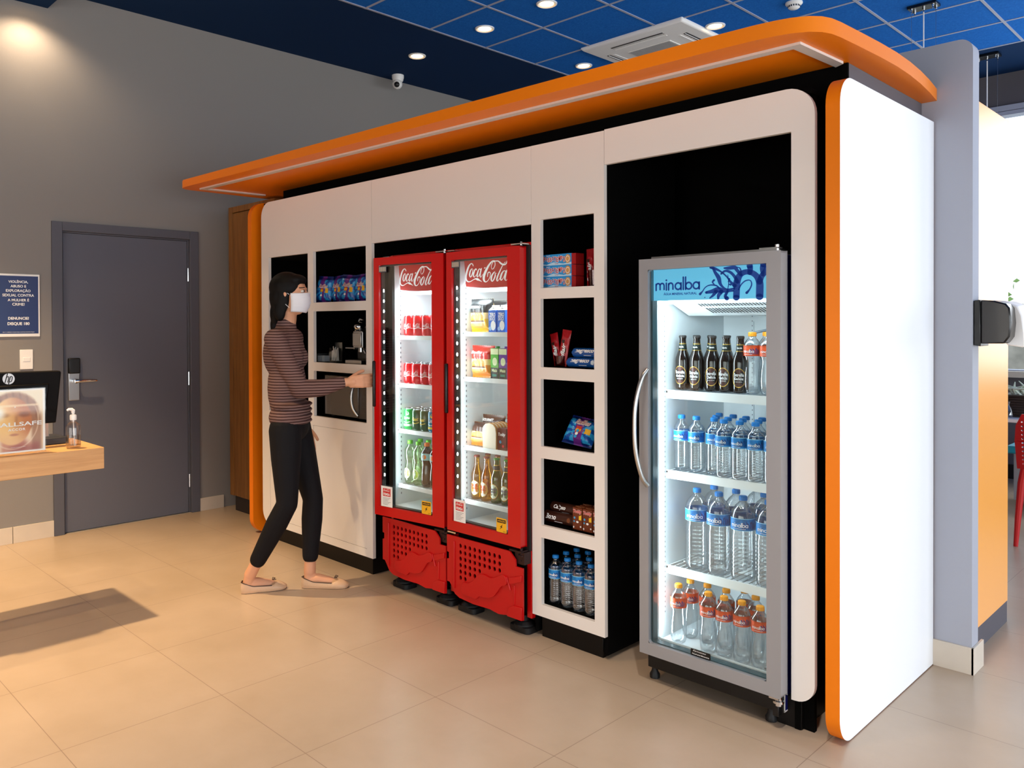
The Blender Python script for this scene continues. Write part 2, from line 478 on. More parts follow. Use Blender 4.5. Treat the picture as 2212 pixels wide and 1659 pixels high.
# left wall with the door opening
DY0, DY1, DZ = 1.783, 2.833, 2.155
c = MB(); c.box(XW-.12, XW, -3.6, DY0+.02, 0, ZC+.08); c.box(XW-.12, XW, DY1-.02, YB, 0, ZC+.08); c.box(XW-.12, XW, DY0+.02, DY1-.02, DZ-.02, ZC+.08); c.box(XW-.12, XW, DY0, DY1, -.05, .001)
c.box(XW-.16, XW-.12, DY0-.1, DY1+.1, 0, DZ+.1)
struct('wall_left', c, 'grey_wall', 'grey painted wall with the dark door')
c = MB(); c.box(XW, XW+.012, -3.6, 1.53-.002, 0, .108); c.box(XW, XW+.012, 1.53+.002, DY0, 0, .108)
struct('baseboard_left', c, 'base', 'stone skirting left of the door', bev=.001)
c = MB(); c.box(XW, XW+.012, DY1, 3.03, 0, .098)
struct('baseboard_corner', c, 'base', 'stone skirting right of the door', bev=.001)
# back wall with a window
wx0, wx1, wz0, wz1 = -3.2, 3.9, 1.0, 3.33
c = MB(); c.box(XW, wx0, YB, YB+.15, 0, ZC+.08); c.box(wx1, 4.6, YB, YB+.15, 0, ZC+.08)
c.box(wx0, wx1, YB, YB+.15, 0, wz0-.06); c.box(wx0, wx1, YB, YB+.15, wz1+.09, ZC+.08)
struct('wall_back', c, 'fascia', 'grey wall around the far window')
c = MB()
for z0, z1 in ((wz1, wz1+.035), (wz1+.04, wz1+.09), (wz0-.06, wz0)): c.box(wx0, wx1, YB-.03, YB+.12, z0, z1)
for x in (wx0, -.6, 1.6, wx1-.05): c.box(x, x+.05, YB+.02, YB+.10, wz0, wz1)
wf = struct('window_1', c, 'grid', 'wide window at the far end of the lounge')
c = MB(); c.box(wx0, wx1, YB+.055, YB+.061, wz0, wz1); c.build('pane', 'glass', wf, smooth=False)
c = MB(); c.box(wx0, wx1, YB-.12, YB-.03, wz0-.065, wz0-.01); struct('trim_4', c, 'base', 'pale stone sill under the far window')
c = MB(); c.box(wx0, wx1, YB-.02, YB, 0, .13); struct('baseboard_back', c, 'ink', 'black skirting under the far window')
# right wall with big glazing (out of view, the daylight side), rear wall
c = MB(); c.box(4.6, 4.72, -3.6, -3.2, 0, ZC+.08); c.box(4.6, 4.72, 7.2, YB, 0, ZC+.08); c.box(4.6, 4.72, -3.2, 7.2, 0, .08); c.box(4.6, 4.72, -3.2, 7.2, 2.65, ZC+.08)
struct('wall_right', c, 'grey_wall', 'grey wall around the glazed front')
c = MB()
for y in (-3.2, -.6, 1.9, 4.5, 7.15): c.box(4.62, 4.70, y, y+.05, .08, 2.65)
c.box(4.62, 4.70, -3.2, 7.2, .08, .13); c.box(4.62, 4.70, -3.2, 7.2, 2.6, 2.65)
wf = struct('window_2', c, 'grid', 'tall shopfront glazing on the daylight side')
c = MB(); c.box(4.655, 4.661, -3.15, 7.15, .13, 2.6); c.build('pane', 'glass', wf, smooth=False)
c = MB(); c.box(XW-.12, -3.5, -3.72, -3.6, 0, ZC); c.box(2.3, 4.72, -3.72, -3.6, 0, ZC); c.box(-3.5, 2.3, -3.72, -3.6, 2.35, ZC); c.box(-3.5, 2.3, -3.72, -3.6, 0, .06)
struct('wall_front', c, 'grey_wall', 'grey wall behind the camera')
c = MB()
for x in (-3.5, -1.6, .35, 2.25): c.box(x, x+.05, -3.70, -3.62, .06, 2.35)
c.box(-3.5, 2.3, -3.70, -3.62, .06, .11); c.box(-3.5, 2.3, -3.70, -3.62, 2.30, 2.35)
wf = struct('window_3', c, 'grid', 'unseen glazing added behind the camera for the front fill light')  # opening added to go with the warm front fill lamp
c = MB(); c.box(-3.45, 2.25, -3.663, -3.657, .11, 2.30); c.build('pane', 'glass', wf, smooth=False)

# door
c = MB()
for (y0, y1, z1) in ((DY0, DY0+.068, DZ), (DY1-.068, DY1, DZ)): c.box(XW-.06, XW+.016, y0, y1, 0, z1)
c.box(XW-.06, XW+.016, DY0+.068, DY1-.068, DZ-.062, DZ)
for y in (DY0+.068, DY1-.078): c.box(XW-.06, XW-.012, y, y+.010, 0, DZ-.062)
c.box(XW-.06, XW-.012, DY0+.068, DY1-.068, DZ-.072, DZ-.062)
struct('trim_5', c, 'frame', 'dark grey painted door casing', bev=.003)
d = MB(); d.box(XW-.055, XW-.018, DY0+.080, DY1-.080, .004, DZ-.074)
dr = struct('door_1', d, 'door', 'dark slate grey door with a card lock', bev=.002)
WORLD[dr.name] = (0, 0, 0)
h = MB()
for z in (1.825, 1.03, .245): h.tube([(XW-.012, DY1-.074, z-.05), (XW-.012, DY1-.074, z+.05)], .006, 8)
h.build('hinge', 'chrome', dr)
# card lock plate, lever
p = MB(); p.box(XW-.018, XW-.004, 1.888, 1.962, .918, 1.205); p.build('lock_plate', 'steel', dr, bev=.004)
p = MB(); p.box(XW-.018, XW+.012, 1.886, 1.964, 1.106, 1.214); p.build('card_reader', 'blackpl', dr, bev=.008)
p = MB(); p.tube([(XW-.006, 1.922, 1.056), (XW+.045, 1.922, 1.056)], .017, 14)
p.tube([(XW+.045, 1.915, 1.056), (XW+.050, 1.95, 1.056), (XW+.050, 2.03, 1.055), (XW+.046, 2.06, 1.054)], [.012, .012, .010, .008], 12)
p.build('lever_handle', 'chrome', dr)

# ---- grey partition wall at the right end of the kiosk
YC = 3.77
c = MB(); xz = [(-4.95, 0), (-.949, 0)] + [(-.949-.05+.05*math.cos(R(a)), 2.605-.05+.05*math.sin(R(a))) for a in range(0, 91, 15)] + [(-4.95, 2.605)]
c.prism(xz, lambda a, b, t: (a, t, b), YC, YC+.088)
struct('wall_partition', c, 'col_wall', 'free-standing grey partition wall behind the kiosk')
c = MB(); c.box(-1.09, -.940, YC-.010, YC, 0, .110); c.box(-.949, -.939, YC-.010, YC+.135, 0, .110)
struct('baseboard_partition', c, 'base', 'beige stone skirting at the foot of the grey partition', bev=.001)
# orange wall panel
t = thing('orange_wall_panel', 'tall glossy orange panel standing behind the grey partition, beside the paper dispenser', 'panel', (-1.1, 4.2, 0))
c = MB(); c.box(-1.5, -.999, YC+.089, 4.567, .10, 2.408); c.build('panel', mat('pale_orange_gloss', 'f5a646', 0.33, spec=0.6), t, bev=.002)
c = MB(); c.box(-1.5, -1.0, YC+.089, 4.56, 0, .10); c.build('plinth', 'fascia', t)

# ---- things on the left wall
def wallmap(y, z, x=XW+.001): return lambda a, b: Vector((x, y+a, z+b))
t = thing('notice_sign', 'navy notice with white Portuguese text in a white frame, left of the door', 'sign', (XW, 1.47, 1.57))
c = MB(); c.box(XW, XW+.012, 1.245, 1.706, 1.368, 1.784); c.build('frame', 'whitepl', t, bev=.002)
navs = mat('navy_notice_print', '142a63', 0.35)
c = MB(); mp = wallmap(1.472, 1.575, XW+.0125)
rect2(c, -.212, .224, -.187, .196, mp, 0)
mp = wallmap(1.50, 1.575, XW+.0135)
lines = [('VIOLÊNCIA,', .118, .158), ('ABUSO E', .094, .128), ('EXPLORAÇÃO', .148, .098), ('SEXUAL CONTRA', .190, .068), ('A MULHER É', .128, .038), ('CRIME!', .074, .008), ('DENUNCIE!', .124, -.085), ('DISQUE 180', .132, -.122)]
for s, wd, z in lines: text_fit(c, s, mp, wd, mi=1, cx=.075, cy=z, bold=.02 if z > -.05 else .03)
text_fit(c, 'LEI Nº 15.458/2014 VÁLIDA PARA O ESTADO DE SÃO PAULO', mp, .19, mi=1, cx=.075, cy=-.176)
c.build('print', [navs, M['whiteink']], t, smooth=False)
t = thing('light_switch', 'white light switch plate on the grey wall above the monitor', 'switch', (XW, 1.62, 1.215))
c = MB(); c.box(XW, XW+.010, 1.582, 1.662, 1.150, 1.281); c.build('plate', 'whitepl', t, bev=.003)
c = MB(); c.box(XW+.010, XW+.014, 1.600, 1.644, 1.203, 1.229); c.build('rocker', 'whitepl', t, bev=.002)

# ================================================================== kiosk
YF = 2.80
W_, BK = M['white'], M['black']
def plinth(mb, x0, x1, z=.10): mb.box(x0, x1, YF+.025, YF+.05, 0, z); mb.box(x0, x0+.02, YF+.05, 3.3, 0, z); mb.box(x1-.02, x1, YF+.05, 3.3, 0, z)
ZT, ZB = 2.262, .102
# --- left cabinet unit
t = thing('snack_cabinet', 'white front cabinet with black niches and two lower doors, left end of the kiosk', 'cabinet', (-4.3, 3.0, 0))
A = (-4.837, -4.360, .868, 1.890); B1 = (-4.298, -3.755, 1.578, 1.895); B2 = (-4.298, -3.755, 1.208, 1.524); B3 = (-4.298, -3.755, .873, 1.154)
def rc(b): return [(b[0], b[2]), (b[1], b[2]), (b[1], b[3]), (b[0], b[3])]
DA = (-4.833, -4.310, .148, .814); DB = (-4.307, -3.756, .148, .814)
m = MB(); slab(m, rr(-4.930, -3.700, ZB, ZT, (.09, 0, 0, .10)), [rc(b) for b in (A, B1, B2, B3)] + [[(DA[0], DA[2]), (DB[1], DA[2]), (DB[1], DA[3]), (DA[0], DA[3])]], YF, YF+.020)
m.build('front_panel', 'white', t, bev=.001)
for b in (DA, DB):
    m = MB(); m.box(b[0]+.0015, b[1]-.0015, YF+.001, YF+.019, b[2]+.0015, b[3]-.0015); m.build('door', 'white', t, bev=.001)
m = MB()
for x in (-4.93, -4.386, -3.722): m.box(x, x+.02, YF+.021, 3.35, ZB, ZT)
m.box(-4.93, -3.702, 3.35, 3.37, ZB, ZT)
for (x0, x1, z) in ((-4.91, -4.386, .868), (-4.91, -4.386, 1.91), (-4.366, -3.722, .873), (-4.366, -3.722, 1.208), (-4.366, -3.722, 1.578), (-4.366, -3.722, 1.93), (-4.91, -3.722, ZT)):
    m.box(x0, x1, YF+.021, 3.35, z-.026, z-.003)
m.build('carcass', 'blackmat', t)
m = MB(); plinth(m, -4.82, -3.735); m.build('plinth', 'black', t)
# --- header over the two red coolers
m = MB(); m.box(-3.698, -2.489, YF, YF+.02, 1.903, ZT)
tag(m.build('header_panel', 'white', bev=.001), 'white header board spanning above the two red coolers', 'panel')
# --- shelf tower
t = thing('shelf_tower', 'narrow white tower of five black niches between red and grey coolers', 'shelf', (-2.28, 3.0, 0))
TZ = [(1.606, 1.918), (1.245, 1.557), (.883, 1.191), (.521, .829), (.157, .465)]
m = MB(); slab(m, [(-2.487, ZB), (-2.075, ZB), (-2.075, ZT), (-2.487, ZT)], [[(-2.432, a), (-2.129, a), (-2.129, b), (-2.432, b)] for a, b in TZ], YF, YF+.020)
m.build('front_panel', 'white', t, bev=.001)
m = MB()
for x in (-2.487, -2.095): m.box(x, x+.02, YF+.021, 3.35, .02, ZT)
m.box(-2.467, -2.095, 3.35, 3.37, .02, ZT)
for a, b in TZ:
    m.box(-2.467, -2.095, YF+.021, 3.35, a-.024, a-.003)
m.box(-2.467, -2.095, YF+.021, 3.35, 1.94, 1.96)
m.build('carcass', 'blackmat', t)
m = MB(); plinth(m, -2.450, -2.103); m.build('plinth', 'black', t, bev=.002)
# --- surround of the grey cooler
t = thing('cooler_surround', 'white rounded board framing the grey water cooler, right end of the kiosk front', 'panel', (-1.6, 3.0, 0))
m = MB(); slab(m, [(-2.073, 2.118), (-1.265, 2.118)] + [(-1.265, .110)] + rr(-1.265, -1.182, .110, ZT+.008, (0, .07, .10, 0))[1:-1] + [(-2.073, ZT+.004)], [], YF, YF+.020)
m.build('front_panel', 'white', t, bev=.001)
m = MB(); m.box(-1.262, -1.242, YF+.021, 3.45, .0, 2.245); m.box(-1.242, -1.20, YF+.04, YF+.06, .0, 2.24); m.box(-2.07, -1.20, YF+.021, 3.45, 2.245, 2.262)
m.build('side_board', 'blackmat', t)
m = MB(); plinth(m, -1.325, -1.238, .108); m.build('plinth', 'black', t)
# --- black rear of the kiosk
m = MB(); m.box(-5.0, -1.165, 3.50, 3.52, 0, 2.26)
tag(m.build('back_board', 'blackmat'), 'black board closing the back of the kiosk behind the coolers', 'panel')
# --- upper box carrying the canopy
t = thing('canopy_support', 'long box above the kiosk, black in front and grey at its end', 'box', (-3, 3.3, 2.2))
m = MB(); m.box(-4.95, -1.161, 2.985, 3.0, 2.266, 2.3705); m.box(-4.95, -4.93, 3.0, YC-.001, 2.266, 2.3705); m.box(-4.93, -1.161, 3.0, YC-.001, 2.30, 2.3705); m.build('front_board', 'blackmat', t)
m = MB(); m.box(-1.160, -1.139, 2.985, YC-.001, 2.266, 2.3705); m.build('end_board', 'fascia', t)
m = MB(); m.box(-1.161, -1.1385, 2.976, 2.985, 2.266, 2.3705); m.build('front_edge', 'blackmat', t)
# --- end panels
def endpanel(mb, x0, x1):
    pts = rr(2.782, 3.762, .004, 2.283, (.10, 0, 0, .10), 10)
    vs = [(x0, y, z) for y, z in pts] + [(x1, y, z) for y, z in pts]; n = len(pts)
    mb.add(vs, [list(range(n))], 0); k = len(mb.v)-2*n
    mb.f.append([k+n+i for i in range(n)]); mb.m.append(1)
    for i in range(n): mb.f.append([k+i, k+(i+1) % n, k+n+(i+1) % n, k+n+i]); mb.m.append(0)
m = MB(); endpanel(m, -1.138, -1.090)
tag(m.build('end_panel', [M['orange'], M['white_side']]), 'large white end panel with a thick rounded orange edge, right end of kiosk', 'panel')
m = MB(); endpanel(m, -5.079, -5.030)
tag(m.build('end_panel', [M['orange'], M['orange']]), 'orange rounded end panel beside the wooden cabinet, left end of kiosk', 'panel')
# --- canopy
t = thing('canopy', 'long orange canopy board with rounded corners over the whole kiosk', 'canopy', (-3, 3, 2.37))
cp = [(-5.356, YC-.001), (-5.356, 2.50), (-5.352, 2.462), (-5.325, 2.428), (-5.274, 2.412)] + [(-5.274+(3.90)*i/8, 2.412+.104*i/8) for i in range(1, 9)]
cp += [(-1.26, 2.523), (-1.20, 2.532), (-1.15, 2.546), (-1.105, 2.572), (-1.077, 2.605), (-1.062, 2.645), (-1.055, 2.70), (-1.046, 2.846), (-1.038, 3.0), (-1.034, 3.15), (-1.037, 3.3), (-1.046, 3.45), (-1.060, 3.6), (-1.081, YC-.001)]
m = MB(); m.prism(cp, lambda a, b, z: (a, b, z), 2.371, 2.421)
m.build('board', 'orange', t, ang=30)
LO = [(-5.208, 2.975), (-5.237, 2.509), (-1.162, 2.640), (-1.146, 2.954)]; LI = [(-5.172, 2.975), (-5.193, 2.545), (-1.200, 2.674), (-1.181, 2.975)]
m = MB()
vs = [(x, y, z) for z in (2.362, 2.372) for x, y in LO+LI]
fs = []
for i in range(3):
    fs += [(i, i+1, 4+i+1, 4+i), (8+i, 8+4+i, 8+4+i+1, 8+i+1), (i, 8+i, 8+i+1, i+1), (4+i, 4+i+1, 12+i+1, 12+i)]
fs += [(0, 4, 12, 8), (3, 11, 15, 7)]
m.add(vs, fs); m.build('light_channel', mat('off_led_diffuser', 'cfc6bf', 0.5), t, smooth=False)
# --- tall wooden cabinet behind
t = thing('wood_cabinet', 'tall brown oak cabinet standing between the grey wall and the kiosk', 'cabinet', (-5.5, 3.3, 0))
m = MB(); m.box(-5.836, -5.155, 3.05, 3.74, .115, 2.350); m.box(-5.836, -5.778, 3.031, 3.05, .115, 2.350); m.box(-5.778, -5.155, 3.031, 3.05, 2.305, 2.350); m.build('carcass', 'wood_cab', t, bev=.002)
m = MB(); m.box(-5.774, -5.21, 3.033, 3.049, .117, 2.298); m.build('door', 'wood_cab', t, bev=.002)
m = MB(); m.box(-5.786, -5.16, 3.05, 3.72, 0, .114); m.build('plinth', mat('dark_brown_kick', '2a2220', 0.6), t)

# ================================================================== red coolers
LED = mat('led_dot', 'ffffff', 0.5, emit='e8f6ff', es=32)
LEDBAR = mat('lit_led_tube', 'ffffff', 0.5, emit='eaf6ff', es=5)
COKERED = mat('red_backlit_sign', 'b5302c', 0.45, emit='c02a24', es=0.28)
COKEWHITE = mat('white_backlit_script', 'eeeeee', 0.45, emit='ffffff', es=0.35)
def kick_outline():
    return [(0.0, .150), (0.018, .150), (0.030, .135), (0.058, .098), (0.090, .085), (0.19, .078), (0.30, .082), (0.36, .074), (0.42, .084), (0.47, .079), (0.515, .082), (.515, .322), (.47, .322), (.468, .352), (.432, .385), (0.0, .385), (0, .30), (.014, .298), (.014, .265), (0, .263)]
def red_cooler(x0, label, theta):
    t = thing('red_drink_cooler', label, 'cooler', (x0, 2.74, 0), 0, 'red glass-door drink coolers')
    b = MB()
    b.box(0, .030, .058, .66, .075, 1.822); b.box(.485, .515, .058, .66, .075, 1.822); b.box(.030, .485, .058, .66, 1.775, 1.822)
    b.box(.030, .485, .62, .66, .40, 1.775); b.box(.030, .485, .058, .62, .395, .425)
    b.build('body', 'red', t, L0, bev=.004)
    b = MB(); b.box(.030, .036, .062, .619, .426, 1.774); b.box(.479, .485, .062, .619, .426, 1.774); b.box(.036, .479, .612, .619, .426, 1.774); b.box(.036, .479, .062, .612, .426, .445); b.box(.036, .479, .12, .612, 1.762, 1.774)
    for zz in range(46): 
        z = .50 + zz*.026
        b.box(.0362, .0372, .100, .104, z, z+.010, 1)
    for xx in (.18, .40): b.box(xx, xx+.008, .606, .612, .46, 1.60)
    b.build('liner', ['liner', 'frame'], t, L0)
    b = MB()
    for (a0, a1, c0, c1) in ((0, .034, .392, 1.808), (.481, .515, .392, 1.808), (.034, .481, .392, .430), (.034, .481, 1.778, 1.808)): b.box(a0, a1, .046, .060, c0, c1)
    b.build('gasket', 'rubber', t, L0)
    # illuminated header: curved red board with the script, white diffuser below
    b = MB(); n = 12
    def hm(u, v): return Vector((.040+.440*u, .088-.022*math.sin(PI*u), 1.632 - .012*math.sin(PI*u) + (.134 + .012*math.sin(PI*u))*v))
    vs = []; 
    for i in range(n+1): vs += [hm(i/n, 0) + Vector((.012*(1-i/n)**6, 0, 0)), hm(i/n, 1)]
    b.add(vs, [(2*i, 2*i+2, 2*i+3, 2*i+1) for i in range(n)])
    b.add([v + Vector((0, .012, 0)) for v in vs], [(2*i, 2*i+1, 2*i+3, 2*i+2) for i in range(n)])
    mp = lambda x, y: hm((x-.040)/.44, (y-1.632)/.134) + Vector((0, -.0012, 0))
    cocacola(b, mp, .310, .100, 1, .208, 1.702)
    b.build('header_sign', [COKERED, COKEWHITE], t, L0)
    b = MB(); b.box(.042, .478, .082, .16, 1.604, 1.619); b.build('header_lamp', LEDBAR, t, L0)
    area('lamp', (.26, .13, 1.600), (R(12), 0, 0), .40, .06, 1.5, (.90, .97, 1.0), t)
    area('lamp', (.050, .046, 1.08), (0, R(90), R(38)+PI), 1.05, .02, 2.6, (.90, .97, 1.0), t)
    # door (hinged right)
    hx, hy = .492, .020
    d = MB()
    X0, X1, Z0, Z1, g0, g1, q0, q1 = .0, .500, .410, 1.802, .039, .420, .460, 1.762
    slab(d, [(X0-hx, Z0), (X1-hx, Z0), (X1-hx, Z1), (X0-hx, Z1)], [[(g0-hx, q0), (g1-hx, q0), (g1-hx, q1), (g0-hx, q1)]], -hy, -hy+.044)
    do = d.build('door', 'red', t, L0, bev=.009); do.location = (hx, hy, 0); do.rotation_euler = (0, 0, R(theta))
    p = MB(); p.box(g0-hx, g1-hx, -hy+.010, -hy+.015, q0, q1); p.build('pane', 'pane', do, L0, smooth=False)
    p = MB(); p.box(g0-hx, g0-hx+.004, -hy+.016, -hy+.043, q0, q1); p.box(g1-hx-.004, g1-hx, -hy+.016, -hy+.043, q0, q1)
    p.box(g0-hx, g1-hx, -hy+.016, -hy+.043, q0, q0+.006); p.box(g0-hx, g1-hx, -hy+.016, -hy+.043, q1-.006, q1)
    p.build('inner_trim', 'darkpl', do, L0)
    p = MB(); p.box(g0-hx+.0045, g0-hx+.0085, -hy+.022, -hy+.036, .60, 1.64)
    for k in range(19): 
        z = .625 + k*.0555
        p.ball((g0-hx+.0085, -hy+.029, z), (.004, .0045, .0085), 12, 1)
    p.build('led_strip', ['darkpl', LED], do, L0)
    p = MB(); p.box(-.001-hx-.002, .012-hx, -hy-.014, -hy+.010, .995, 1.245); p.build('handle', 'blackpl', do, L0, bev=.006)
    yy = -hy - .0006
    fm = plane_map((0, yy, 0), (1, 0, 0), (0, 0, 1))
    p = MB(); rect2(p, .050-hx, .135-hx, .462, .572, fm, 0); rect2(p, .064-hx, .121-hx, .518, .560, plane_map((0, yy-.0003, 0), (1, 0, 0), (0, 0, 1)), 1)
    fm2 = plane_map((0, yy-.0006, 0), (1, 0, 0), (0, 0, 1))
    cocacola(p, fm2, .045, .016, 0, .0925-hx, .550); text_fit(p, 'FEMSA', fm2, .048, .014, mi=0, cx=.0925-hx, cy=.529, bold=.03)
    for k in range(6): rect2(p, .064-hx, (.121-.01*(k % 3))-hx, .508-k*.007, .5095-k*.007, fm2, 2)
    p.build('maker_sticker', ['paper', 'redink', 'frame'], do, L0, smooth=False)
    p = MB(); poly2(p, rr(.346-hx, .412-hx, .463, .530, .005, 3), fm, 0); rect2(p, .351-hx, .407-hx, .508, .524, fm2, 1)
    text_fit(p, 'ATENÇÃO', plane_map((0, yy-.0009, 0), (1, 0, 0), (0, 0, 1)), .048, mi=0, cx=.379-hx, cy=.516, bold=.02)
    poly2(p, [(.388-hx, .503), (.370-hx, .488), (.378-hx, .488), (.366-hx, .474), (.386-hx, .490), (.380-hx, .491)], fm2, 1)
    text_fit(p, '220 V', fm2, .018, mi=1, cx=.400-hx, cy=.469)
    p.build('warning_sticker', ['yellow', 'ink'], do, L0, smooth=False)
    p = MB(); rect2(p, .040-hx, .098-hx, 1.722, 1.755, fm, 0)
    for k in range(11): rect2(p, .045-hx+k*.0045, .0465-hx+k*.0045+(.001 if k % 3 else .002), 1.727, 1.750, fm2, 1)
    p.build('barcode_label', ['frame', 'base'], do, L0, smooth=False)
    # hinges
    p = MB(); p.box(.44, .512, .004, .05, 1.8085, 1.8135); p.tube([(.492, .02, 1.803), (.492, .02, 1.822)], .006, 8); p.build('top_hinge', 'chrome', t, L0)
    p = MB(); p.box(.0, .05, .01, .05, 1.8085, 1.812); p.build('top_bracket', 'chrome', t, L0)
    p = MB(); p.box(.455, .513, .010, .056, .334, .390); p.box(.430, .505, -.002, .05, .389, .397); p.tube([(.492, .015, .380), (.492, .015, .409)], .007, 8)
    for (x, z) in ((.478, .377), (.490, .377), (.502, .374), (.493, .352)): p.ball((x, .008, z), .004, 8)
    p.build('bottom_hinge', mat('dark_steel_hinge', '3a2a2c', .3, metal=.7), t, L0)
    p = MB(); p.box(.0, .06, .002, .05, .396, .403); p.build('bottom_bracket', 'chrome', t, L0)
    # moulded kick grille
    holes = []
    rows = [(9, .345), (9, .313), (9, .281), (5, .249), (4, .217), (2, .187)]
    for nn, z in rows:
        for k in range(nn): holes.append([(.098+.0335*k + .0095*math.cos(2*PI*i/12), z-.0 + .0115*math.sin(2*PI*i/12)) for i in range(12)])
    k_ = MB(); slab(k_, kick_outline(), holes, -.002, .006)
    # outer ribs and the raised bottle relief
    k_.box(.050, .060, -.008, -.002, .125, .362)
    bt = [(.112, .140), (.118, .165), (.135, .173), (.165, .178), (.20, .200), (.235, .235), (.27, .242), (.31, .236), (.345, .246), (.375, .262), (.395, .268), (.412, .262), (.420, .240), (.412, .222), (.385, .212), (.355, .175), (.33, .150), (.29, .135), (.24, .130), (.215, .110), (.19, .112), (.125, .115)]
    bt = smooth_pts([(a, b_, 0) for a, b_ in bt] + [(bt[0][0], bt[0][1], 0)], 3)[:-1]
    k_.prism([(p_[0], p_[1]) for p_ in bt], lambda a, b_, y: (a, y, b_), -.012, -.0015)
    k_.prism([(.42, .082), (.43, .125), (.46, .140), (.512, .142), (.512, .082)], lambda a, b_, y: (a, y, b_), -.010, -.001)
    k_.prism([(.432, .265), (.470, .275), (.512, .290), (.512, .262), (.470, .245), (.436, .235)], lambda a, b_, y: (a, y, b_), -.012, -.001)
    k_.box(.459, .466, -.006, -.001, .145, .235)
    k_.tube([(.415, -.004, .262), (.44, -.006, .205)], .005, 6)
    k_.build('kick_grille', 'redpl', t, L0, bev=.002, ang=40)
    b = MB(); b.box(.03, .485, .05, .06, .10, .39); b.box(.05, .46, .06, .62, .09, .12); b.build('motor_cover', 'blackmat', t, L0)
    for (x, y) in ((.085, .085), (.445, .085), (.085, .60), (.445, .60)):
        f = MB(); f.lathe([(.022, .045), (.022, .076)], (x, y, 0), 12); f.lathe([(.050, .018), (.052, .034), (.036, .048), (.0, .050)], (x, y, 0), 12)
        f.prism(rr(x-.062, x+.062, y-.045, y+.045, .022, 4), lambda a, b_, z: (a, b_, z), 0.0, .028)
        f.build('foot', 'rubber', t, L0, bev=.002)
    return t

def cooler_shelf(t, name, z, x0, x1, y0, y1, wire=True, lip=.022, m='liner'):
    """wire shelf with a front lip, in the cooler's own frame"""
    s = MB(); s.box(x0, x1, y0, y0+.008, z-lip, z); s.box(x0, x1, y1-.006, y1, z-.010, z-.004)
    s.box(x0, x0+.006, y0, y1, z-.012, z-.003); s.box(x1-.006, x1, y0, y1, z-.012, z-.003)
    n = 20
    for i in range(1, n): 
        x = x0 + (x1-x0)*i/n; s.box(x-.0016, x+.0016, y0+.008, y1-.006, z-.008, z-.004)
    for y in (y0+.12, y0+.30): s.box(x0, x1, y, y+.005, z-.013, z-.008)
    s.build('wire_shelf', m, t, L0)
    return t

CA = red_cooler(-3.530, 'left red cola cooler, door slightly open, cans and lime bottles inside', 7.0)
CB = red_cooler(-3.005, 'right red cola cooler, door shut, burger bags and beer bottles inside', 0)
ZA = [1.380, 1.118, .866, .563]; ZBs = [1.403, 1.176, .830, .558]
for z in ZA: cooler_shelf(CA, 'wire_shelf', z, .0375, .478, .080, .600)
for z in ZBs: cooler_shelf(CB, 'wire_shelf', z, .0375, .478, .080, .600)
# printed notices on the rear liner
for (c0, items) in ((CA, [((.135, .232), (1.545, 1.592), 'yellow'), ((.135, .230), (1.478, 1.530), 'orange_notice')]), (CB, [((.135, .235), (1.500, 1.592), 'yellow')])):
    for (xa, xb), (za, zb), mm in items:
        s = MB(); poly2(s, rr(xa, xb, za, zb, .004, 3), plane_map((0, .6112-.002, 0), (1, 0, 0), (0, 0, 1)), 0)
        for k in range(4): rect2(s, xa+.012, xb-.012-(k % 2)*.01, zb-.012-k*.009, zb-.010-k*.009, plane_map((0, .6087, 0), (1, 0, 0), (0, 0, 1)), 1)
        s.build('notice', [M['yellow'] if mm == 'yellow' else mat('orange_notice', 'd2782c', 0.5), mat('brown_ink', '7a4a12', 0.6)], c0, L0, smooth=False)

# ================================================================== grey water cooler
t = thing('water_cooler', 'tall grey-framed glass cooler with a light blue lit header, full of water bottles', 'cooler', (-1.860, 2.74, 0))
WC = t
x0, x1 = 0, .570
b = MB()
b.box(.003, .030, .062, .66, .055, 1.690); b.box(.030, x1-.030, .62, .66, .12, 1.690); b.box(.030, x1-.030, .062, .62, 1.655, 1.690); b.box(.030, x1-.030, .062, .62, .12, .150)
b.box(x1-.030, x1-.004, .062, .66, .055, 1.690)
b.build('body', 'liner', t, L0, bev=.002)
b = MB(); b.box(x1-.0038, x1, .066, .658, .058, 1.688); b.box(x1-.0045, x1+.0005, .062, .066, .055, 1.690, 1); b.box(x1-.0045, x1+.0005, .062, .66, .053, .058, 1)
b.build('side_skin', ['navyside', 'whitepl'], t, L0)
b = MB(); b.box(.030, .036, .066, .619, .151, 1.654); b.box(x1-.036, x1-.030, .066, .619, .151, 1.654); b.box(.036, x1-.036, .612, .619, .151, 1.654)
b.box(.036, x1-.036, .066, .612, .151, .158); b.prism([(.062, .158), (.085, .158), (.075, .175), (.062, .180)], lambda y, z, x: (x, y, z), .036, x1-.036)
for xx in (.17, .37): b.box(xx, xx+.010, .606, .612, .20, 1.45)
for zz in range(60):
    z = .26 + zz*.0205
    b.box(.0362, .0368, .128, .1305, z, z+.006, 1); b.box(.1735, .176, .6052, .606, z, z+.006, 1)
b.ball((.47, .13, .159), (.010, .010, .002), 10, 1)
b.build('liner', ['liner', 'frame'], t, L0)
